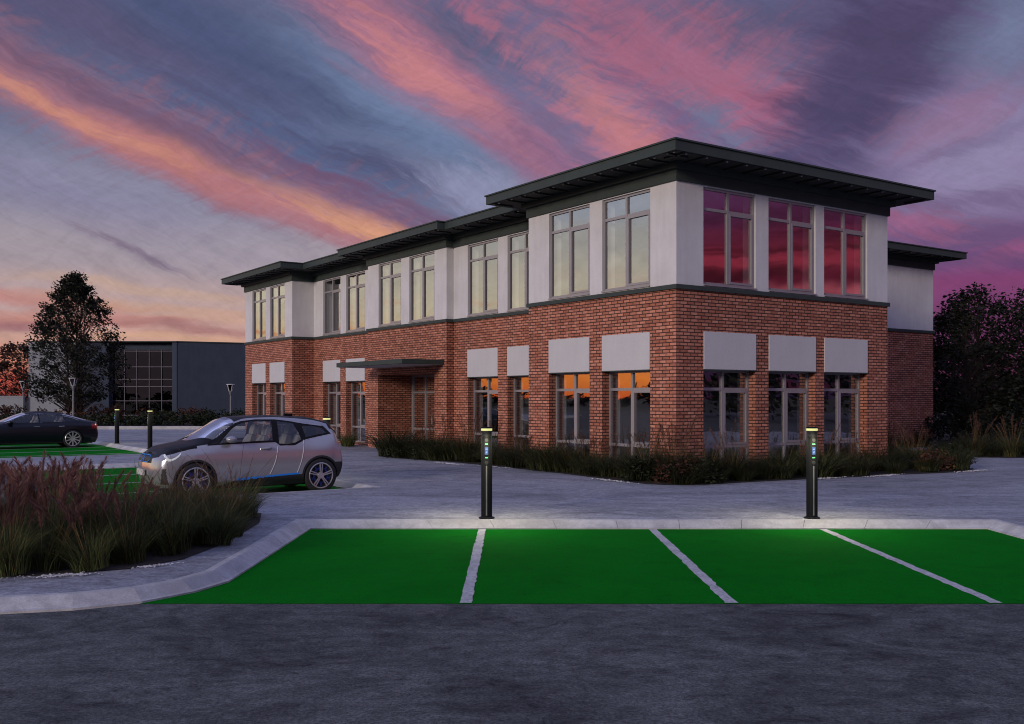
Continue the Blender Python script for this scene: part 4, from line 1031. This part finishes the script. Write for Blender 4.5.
    for nm, s in (('door_f-1|navy', 2.55), ('door_r-1|navy', 3.42)):
        m_ = MB(); m_.tube([(s, -(surf_y(allv, s, .84) + .006), .84), (s + .2, -(surf_y(allv, s + .2, .845) + .006), .845)], .012, 6); m_.build('door_handle', CM['chrome'], objs_made[nm], 60)
    for s, y in ((2.3, -.38), (2.3, .38), (3.15, -.37), (3.15, .37)): seat(t, s, y, .38, CM['seat'])
    m_ = MB(); m_.box(1.5, 4.4, -.78, .78, .22, .34); m_.box(1.40, 1.7, -.72, .72, .72, .90, c=.03); m_.box(.4, 4.7, -.66, .66, .16, .26)
    for cx in (.96, 3.92): m_.box(cx - .40, cx + .40, -.66, .66, .24, .78)
    m_.build('underbody', CM['well'], t)
    for cx in (.96, 3.92):
        for sg in (-1, 1): wheel(t, (cx, sg * .86, .35), .35, .275, .20, sg, 10, CM, False)
    for sg in (-1, 1):
        m_ = MB(); m_.box(1.66, 1.84, sg * .95 - .10, sg * .95 + .10, .95, 1.07, c=.04); m_.build('wing_mirror', CM['navy'], t, 60)
    return t
saloon()

# ------------------------------------------------------------------ planting
def blades(mb, n, rad, hgt, spread, wd, m=0, curve=0.6, r=None):
    for _ in range(n):
        a = rng.uniform(0, 2 * math.pi); q = rad * math.sqrt(rng.uniform()); bx, by = q * math.cos(a), q * math.sin(a)
        a2 = a + rng.normal(0, 0.6); h = hgt * rng.uniform(0.55, 1.08); out = spread * rng.uniform(0.2, 1.0) * h; tw = rng.uniform(0, math.pi)
        sx, sy = math.cos(tw) * wd / 2, math.sin(tw) * wd / 2; V = []
        for k in range(5):
            t = k / 4; o_ = out * t ** 1.8; z = h * (t - curve * 0.38 * (out / h) * t ** 3.2); ww = (1 - t) ** 0.6 if k < 4 else 0.12
            V += [(bx + math.cos(a2) * o_ - sx * ww, by + math.sin(a2) * o_ - sy * ww, z), (bx + math.cos(a2) * o_ + sx * ww, by + math.sin(a2) * o_ + sy * ww, z)]
        mb.mesh(V, [(2 * k, 2 * k + 1, 2 * k + 3, 2 * k + 2) for k in range(4)], m)
def plumes(mb, st, n, rad, hgt, spread, hair=0.055, dens=70):
    for _ in range(n):
        a = rng.uniform(0, 2 * math.pi); q = rad * math.sqrt(rng.uniform()); h = hgt * rng.uniform(0.72, 1.08); out = spread * rng.uniform(0.05, 1.0) * h
        P = [Vector((q * math.cos(a) + math.cos(a) * out * t ** 1.7, q * math.sin(a) + math.sin(a) * out * t ** 1.7, h * (t - 0.12 * (out / h) * t ** 3))) for t in np.linspace(0, 1, 7)]
        st.tube(P, [.0028] * 6 + [.0012], 3, cap=False)
        L = rng.uniform(0.26, 0.36)
        for _k in range(dens):
            u = rng.uniform(1 - L, 1.0); f = u * 6; i = min(5, int(f)); p = P[i].lerp(P[i + 1], f - i)
            tt = (u - (1 - L)) / L; hl = hair * (0.35 + math.sin(math.pi * min(1, tt * 0.9 + 0.1)) * 1.0) * rng.uniform(0.5, 1.2)
            dr = (P[i + 1] - P[i]).normalized(); th = rng.uniform(0, 2 * math.pi)
            sd = Vector((math.cos(th), math.sin(th), rng.normal(0, .2))); e = p + (dr * 0.85 + sd * 0.65) * hl; w_ = dr.cross(sd).normalized() * rng.uniform(.0016, .0036)
            mb.mesh([p - w_ * .5, p + w_ * .5, p + (e - p) * .55 + w_, e, p + (e - p) * .55 - w_], [(0, 1, 2, 3, 4)])
def grass_clump(kind, idx):
    o = MB(); e = None
    if kind == 'tall':
        blades(o, 300, .22, .70, 1.05, .008, 0, 1.0); blades(o, 26, .20, .7, 1.1, .006, 1, .9)
        pl, stk = MB(), MB(); plumes(pl, stk, 10, .14, 1.06, .50, .075, 150)
    elif kind == 'green':
        blades(o, 340, .22, .80, 1.15, .008, 0, 1.1); blades(o, 22, .2, .75, 1.1, .006, 1, 1.0)
        pl, stk = MB(), MB(); plumes(pl, stk, 6, .12, 1.15, .75, .018, 40)
    elif kind == 'low':
        blades(o, 380, .26, .66, 1.35, .013, 0, 1.15); blades(o, 12, .2, .62, 1.2, .009, 1); pl = None
    elif kind == 'feather':
        blades(o, 280, .22, .76, 1.05, .012, 0, 1.0); blades(o, 40, .2, .95, .8, .008, 1, .9)
        pl, stk = MB(), MB(); plumes(pl, stk, 12, .12, 1.15, .42, .06, 55)
    a = o.build('ornamental_grass', [M['blade_low' if kind in ('low', 'feather') else 'blade'], M['blade_dry']])
    if pl:
        k = pl.build('plume_sprays', M['plume_dark' if kind == 'feather' else 'plume'], a); stk.build('stalk', M['blade_dry'], k)
    return a
PROTO = {}
for kind, n in (('tall', 3), ('green', 3), ('low', 4), ('feather', 3)):
    PROTO[kind] = [grass_clump(kind, k) for k in range(n)]
USED = set()
def put_grass(kind, x, y, z, s, label, group, zs=1.0):
    k = int(rng.integers(len(PROTO[kind]))); p = PROTO[kind][k]
    o = p if p.name not in USED else dup(p)
    USED.add(p.name)
    s *= rng.uniform(.82, 1.14)
    o.location = (x, y, z); o.rotation_euler = (rng.normal(0, .09), rng.normal(0, .09), rng.uniform(0, 6.28)); o.scale = (s * 1.05, s * 1.05, s * zs)
    return tag(o, label, 'ornamental grass', group, 'thing')
GL = 'ornamental grasses in the kerbside bed'
# left kerbside bed: pink plumes to the left, green blades to the right
gp = [(X + rng.normal(0, .06), 10.22 + rng.normal(0, .05), 0) for X in np.arange(-7.5, -4.75, .40)]
for row, (Y, xs) in enumerate(((10.55, np.arange(-9.2, -4.35, .42)), (10.95, np.arange(-9.0, -4.0, .44)), (11.5, np.arange(-9.2, -3.68, .45)), (12.2, np.arange(-9, -3.5, .48)), (13.0, np.arange(-9.2, -3.5, .52)), (14.0, np.arange(-9, -3.6, .50)), (15.1, np.arange(-9, -3.85, .55)))):
    for X in xs:
        gp.append((X + rng.normal(0, .07), Y + rng.normal(0, .08), row))
for X, Y in zip(rng.uniform(-5.2, -3.62, 34), rng.uniform(11.6, 15.6, 34)):
    if X < -3.55 - .10 * (Y - 13.5) ** 2 * .25: gp.append((X, Y, 3))
for X, Y, row in gp:
    px = 512 + F_ * X / Y
    if px < -60 or px > 258: continue
    if px < 100 or (px < 150 and rng.uniform() < .15): put_grass('tall', X, Y, BZ, rng.uniform(.78, .98) * (0.92 if row > 3 else 1), 'tuft of ornamental grass with pink feathery plumes in the left kerbside bed', GL)
    else: put_grass('green', X, Y, BZ, rng.uniform(.62, .86) * (1.12 if Y < 11.8 else 1), 'tuft of green-bladed ornamental grass at the right end of the kerbside bed', GL)
GB = 'low grasses along the foot of the brick walls'
def along(pts, step):
    out = []
    for a, b in zip(pts, pts[1:]):
        L = math.hypot(b[0] - a[0], b[1] - a[1]); n = max(1, round(L / step))
        out += [(a[0] + (b[0] - a[0]) * k / n, a[1] + (b[1] - a[1]) * k / n) for k in range(n)]
    return out
edge = [(-1.25, 11.2), (-1.05, 9.4), (-.75, 8.0), (-.70, 5.5), (-.72, 3), (-.9, .8), (-1.05, -.4), (-.8, -.9), (0.2, -1.1), (1.5, -1.2), (3.2, -1.45), (5.4, -1.75), (7.2, -2.05), (8.3, -1.8), (8.75, -.8)]
for b, a in along(edge, .55):
    if rng.uniform() < .17: continue
    p = bl(b + rng.normal(0, .05), a + rng.normal(0, .05))
    put_grass('low', p.x, p.y, BZ, rng.choice([.62, .8, 1.0, 1.2, 1.42]) * ((1.15 if a > 8 else 0.85) if (a > 4 and b < 0) else 1.0), 'low dark tuft of grass along the front edge of the bed at the brick walls', GB)
inner_e = [(-.5, 11.0), (-.2, 9.0), (-.15, 6.2), (-.42, 5.2), (-.40, 1.0), (-.55, -.45), (.2, -.55), (1.6, -.62), (3.4, -.75), (5.4, -.9), (7.2, -1.1), (8.2, -.7), (8.5, .6), (8.6, 2.2), (8.7, 3.8)]
for b, a in along(inner_e, .62):
    p = bl(b + rng.normal(0, .06), a + rng.normal(0, .06))
    if rng.uniform() < .55: put_grass('feather', p.x, p.y, BZ, rng.uniform(.8, 1.1), 'feathery russet tuft of grass close to the brick walls', GB)
    else: put_grass('low', p.x, p.y, BZ, rng.uniform(.9, 1.15), 'low dark tuft of grass along the front edge of the bed at the brick walls', GB)
for b, a in [(9.2, 2.6), (9.4, 4.4), (10.2, 5.3), (11.2, 5.45), (12.2, 5.4), (13.2, 5.5), (14.2, 5.4), (15.4, 5.5), (16.6, 5.4), (17.8, 5.5), (9.0, 1.2), (9.7, 3.6), (10.6, 4.7)]:
    p = bl(b, a - .1); put_grass('feather', p.x, p.y, BZ, rng.uniform(.72, 1.02), 'tall feathery tuft of grass at the foot of the rear brick wing', 'grasses before the rear wing')
p = bl(.35, 17.6 + .2); put_grass('green', p.x, p.y, KH, .95, 'single grass tuft between the parked hatchback and the entrance pier', 'grasses by the entrance pier')
p = bl(.45, 18.2); put_grass('green', p.x, p.y, KH, .85, 'single grass tuft between the parked hatchback and the entrance pier', 'grasses by the entrance pier')
for x in np.arange(13.6, 27, .62):
    for r_, Y in enumerate((30.6, 31.7, 33.2)):
        yy = Y - min(1.1, (x - 13.6) * .12) + rng.normal(0, .15); xx = x + r_ * .3 + rng.normal(0, .12)
        if r_ and xx < 14.6: continue
        put_grass('low' if rng.uniform() < .85 else 'feather', xx, yy, BZ, rng.uniform(.85, 1.25), 'tall dark grass tuft in the border under the right-hand trees', 'grasses under the right-hand trees')

def leaf_cloud(mb, c, r, n, size, flat=0.8, m=0):
    P = rng.normal(0, 1, (n, 3)); P /= np.linalg.norm(P, axis=1)[:, None]; P *= (rng.uniform(0, 1, (n, 1)) ** (1 / 2.2)); P *= np.array([r, r, r * flat]); P += np.array(c)
    for p in P:
        d = rng.normal(0, 1, 3); d /= np.linalg.norm(d); u = np.cross(d, [0.3, 0.5, 0.8]); u /= np.linalg.norm(u); v = np.cross(d, u); s = size * rng.uniform(.6, 1.25)
        mb.face([p - u * s * .5, p + v * s * .26 + u * s * .05, p + u * s * .55, p - v * s * .26 + u * s * .05], m=m)
def tree(name, label, loc, H, crown, stems, nl, leaf, mats, group=None, low=.12, kind='tree', seedr=.5, spray=30, rz=0, twigs=True):
    """crown: list of (height fraction, radius); clusters fill the profile unevenly and sit on limbs"""
    t = thing(name, label, kind, loc, rz, group)
    tr, br, lv = MB(), MB(), MB()
    hs = [c[0] for c in crown]; rs = [c[1] for c in crown]
    axes = []
    for (dx, dy, lean) in stems:
        pts = [Vector((dx + lean[0] * q * H + .06 * math.sin(q * 9 + dx * 20), dy + lean[1] * q * H, q * H * .93)) for q in np.linspace(0, 1, 9)]
        r0 = H * .011 / math.sqrt(len(stems)) * 1.6
        tr.tube(pts, [r0 * (1.25 if k == 0 else 1) * (1 - .9 * k / 8) for k in range(9)], 8); axes.append(pts)
    for k in range(nl):
        h = rng.uniform(low, 1.0); h = min(h, 1.0); rad = np.interp(h, hs, rs); a = rng.uniform(0, 2 * math.pi); q = rad * rng.uniform(.25, 1.0) ** .6
        ax = axes[int(rng.integers(len(axes)))]; hb = max(.08, h - .10 - .16 * q / max(.3, max(rs))) * 8 / .93; i = min(7, int(hb)); s = ax[i].lerp(ax[i + 1], min(1, hb - i))
        e = Vector((s.x * .4 + q * math.cos(a), s.y * .4 + q * math.sin(a), h * H))
        if twigs:
            mid = s.lerp(e, .5) + Vector((0, 0, .06 * (e - s).length)); br.tube([s, mid, e], [.012 + .012 * (1 - h) * 2, .012, .004], 4, cap=False)
        leaf_cloud(lv, e, seedr * rng.uniform(.55, 1.2), int(spray * rng.uniform(.6, 1.3)), leaf, .75)
    tr.build('trunk', mats[1], t, 60)
    if twigs: br.build('limbs', mats[1], t)
    lv.build('crown', mats[0], t)
    return t
tree('young_tree', 'young multi-stemmed tree with an airy pointed crown before the shaded office block', (-27.0, 61, .28), 9.2, [(.10, 1.0), (.19, 2.5), (.34, 3.2), (.55, 2.9), (.72, 2.2), (.86, 1.3), (1.0, .25)],
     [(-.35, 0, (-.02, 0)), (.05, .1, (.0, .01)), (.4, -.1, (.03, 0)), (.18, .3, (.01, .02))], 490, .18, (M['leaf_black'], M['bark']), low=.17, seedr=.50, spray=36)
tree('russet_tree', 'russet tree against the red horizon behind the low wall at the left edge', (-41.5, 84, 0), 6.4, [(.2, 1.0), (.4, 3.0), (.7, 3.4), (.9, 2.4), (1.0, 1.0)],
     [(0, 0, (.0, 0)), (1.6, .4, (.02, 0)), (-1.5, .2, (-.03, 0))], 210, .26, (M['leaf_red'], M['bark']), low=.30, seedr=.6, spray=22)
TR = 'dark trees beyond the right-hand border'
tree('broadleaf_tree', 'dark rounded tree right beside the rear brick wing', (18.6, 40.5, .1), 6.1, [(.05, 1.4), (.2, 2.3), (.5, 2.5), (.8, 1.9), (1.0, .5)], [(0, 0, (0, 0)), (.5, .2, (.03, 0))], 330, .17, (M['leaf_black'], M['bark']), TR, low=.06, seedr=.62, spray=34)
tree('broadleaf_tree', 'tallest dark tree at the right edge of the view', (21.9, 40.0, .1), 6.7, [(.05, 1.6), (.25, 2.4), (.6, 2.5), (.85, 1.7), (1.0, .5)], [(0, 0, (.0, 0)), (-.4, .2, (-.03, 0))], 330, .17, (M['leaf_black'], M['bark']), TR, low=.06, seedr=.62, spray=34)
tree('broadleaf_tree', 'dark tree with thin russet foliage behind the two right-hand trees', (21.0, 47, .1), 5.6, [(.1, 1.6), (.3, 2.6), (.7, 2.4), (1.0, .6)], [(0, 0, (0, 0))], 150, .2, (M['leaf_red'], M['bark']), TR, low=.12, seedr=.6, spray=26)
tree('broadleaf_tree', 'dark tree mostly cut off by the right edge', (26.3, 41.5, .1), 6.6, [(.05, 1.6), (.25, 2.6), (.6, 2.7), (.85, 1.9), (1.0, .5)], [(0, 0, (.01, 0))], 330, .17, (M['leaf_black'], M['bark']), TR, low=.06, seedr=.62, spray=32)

def shrub(label, loc, r, h, mat, n, leaf, group):
    o = MB(); st = MB()
    for k in range(n):
        a = rng.uniform(0, 6.28); q = r * math.sqrt(rng.uniform()); z = h * rng.uniform(.12, 1.0) * (1 - .35 * (q / r) ** 2)
        leaf_cloud(o, (q * math.cos(a), q * math.sin(a), z), .20, 18, leaf, .9)
        if k % 4 == 0: st.tube([(0, 0, 0), (q * .4 * math.cos(a), q * .4 * math.sin(a), z * .5), (q * math.cos(a), q * math.sin(a), z)], [.014, .010, .004], 3, cap=False)
    t = o.build('shrub', mat); t.location = loc; st.build('stems', M['bark'], t)
    return tag(t, label, 'shrub', group)
GS = 'shrubs before the slate grey office block'
for k, X in enumerate(np.arange(-34.2, -10.5, 1.25)):
    for r_ in (0, 1):
        Y = 58.6 + r_ * 2.2 + rng.normal(0, .3); red = rng.uniform() < (.6 if r_ else .12)
        shrub('russet shrub in the far bed before the shaded office block' if red else 'dark green shrub in the far bed before the shaded office block', (X + rng.normal(0, .25), Y, .28), rng.uniform(.75, 1.0), rng.uniform(.6, .95) + .35 * r_ , M['leaf_red' if red else 'leaf'], 40, .15, GS)
# low ground-hugging border on the right
for k, X in enumerate(np.arange(16.2, 27, 1.2)):
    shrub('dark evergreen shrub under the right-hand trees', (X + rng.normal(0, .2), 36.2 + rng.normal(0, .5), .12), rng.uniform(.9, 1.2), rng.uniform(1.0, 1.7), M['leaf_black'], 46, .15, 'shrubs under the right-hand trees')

for b, a, s in ((-.75, .1, 1.1), (-.5, -.5, 1.05), (.1, -.8, 1.0), (.9, -.85, .95), (-.55, 9.3, 1.15), (-.4, 8.2, 1.05), (-.5, 10.3, .95), (7.6, -.9, 1.0), (8.3, .2, 1.05), (-.6, 3.1, .85), (4.9, -1.0, .8)):
    p = bl(b, a); put_grass('feather', p.x, p.y, BZ, s * 1.1, 'tall feathery russet tuft rising over the low grasses at the brick walls', 'tall grasses at the brick walls')
for k, (b, a, r_, h_, red) in enumerate(((-1.0, .1, .42, .55, 1), (-.75, -.75, .40, .5, 1), (-.2, -1.0, .38, .45, 0), (6.9, -1.9, .4, .5, 1), (8.2, -1.6, .48, .55, 0), (8.6, -.4, .5, .6, 0),
        (-1.05, 9.4, .5, .58, 0), (-1.2, 10.7, .5, .58, 0))):
    p = bl(b, a, BZ); shrub('rounded russet-tinged bush in the bed at the brick walls' if red else 'rounded dark green bush in the bed at the brick walls', p, r_, h_, M['leaf_red' if red and k else 'leaf'], 34, .085, 'bushes in the bed at the brick walls')
# pebbles spilled along the bed edges
pb = MB()
def pebbles(cx, cy, sx, sy, n, ang=0, r=(.010, .028)):
    for _ in range(n):
        u_, v_ = rng.normal(0, sx), rng.normal(0, sy); x = cx + u_ * math.cos(ang) - v_ * math.sin(ang); y = cy + u_ * math.sin(ang) + v_ * math.cos(ang); q = rng.uniform(*r)
        J = rng.uniform(.75, 1.2, 6)
        V = [(x + q * J[0], y, BZ + q * .4), (x, y + q * J[1], BZ + q * .35), (x - q * J[2], y, BZ + q * .4), (x, y - q * J[3], BZ + q * .35), (x, y, BZ + q * .85 * J[4]), (x, y, BZ - .004)]
        pb.mesh(V, [(0, 1, 4), (1, 2, 4), (2, 3, 4), (3, 0, 4), (1, 0, 5), (2, 1, 5), (3, 2, 5), (0, 3, 5)])
pebbles(-4.62, 10.12, .16, .045, 150, R(14), (.008, .018)); pebbles(-3.86, 10.72, .14, .035, 70, R(42), (.008, .018)); pebbles(-5.8, 9.95, .5, .04, 60, 0, (.008, .018))
for b, a, n in ((-1.62, 7.2, 130), (-1.25, 5.6, 60), (-1.55, .4, 90), (2.8, -1.85, 90), (4.6, -2.1, 110), (7.6, -2.5, 70), (8.95, -1.2, 120), (9.2, -.6, 70)):
    p = bl(b, a); pebbles(p.x, p.y, .32, .05, n, BR if b > 0 else BR + R(90), (.012, .03))
po = pb.build('pebbles', M['pebble']); tag(po, 'white pebbles spilled along the edges of the planting beds', 'pebbles', kind='stuff')

# far woods all round (seen in the windows and at the skyline)
wd = MB()
for a in np.arange(-150, 150, 1.1):
    if -29 < a < 22.5: continue
    left = a < 0
    D = rng.uniform(180, 230) if left else rng.uniform(60, 85)
    h = rng.uniform(2.6, 6.8) if left else rng.uniform(4.5, 8.5)
    if 0 < a < 48: h = rng.uniform(3.0, 5.0)
    n = 7
    for k in range(n):
        q = rng.uniform(); rr_ = (2.2 if left else 2.0) * (1 - .5 * q)
        leaf_cloud(wd, (D * math.sin(R(a)) + rng.normal(0, 1.6), D * math.cos(R(a)) + rng.normal(0, 1.6), h * (.15 + .8 * q)), rr_, 34, 1.0 if left else .6, h / 8)
wo = wd.build('far_woods', M['leaf_black']); tag(wo, 'far dark woods along the horizon', 'woods', kind='stuff')

# ------------------------------------------------------------------ render settings
sc.render.engine = 'CYCLES'
sc.cycles.max_bounces = 8; sc.cycles.transparent_max_bounces = 16; sc.cycles.glossy_bounces = 4; sc.cycles.diffuse_bounces = 3
sc.cycles.caustics_reflective = False; sc.cycles.caustics_refractive = False
sc.cycles.sample_clamp_indirect = 4.0
sc.cycles.use_denoising = True
sc.cycles.filter_width = 1.05
sc.view_settings.view_transform = 'Standard'; sc.view_settings.look = 'None'; sc.view_settings.exposure = 0.0; sc.view_settings.gamma = 1.0
sc.view_settings.use_curve_mapping = False
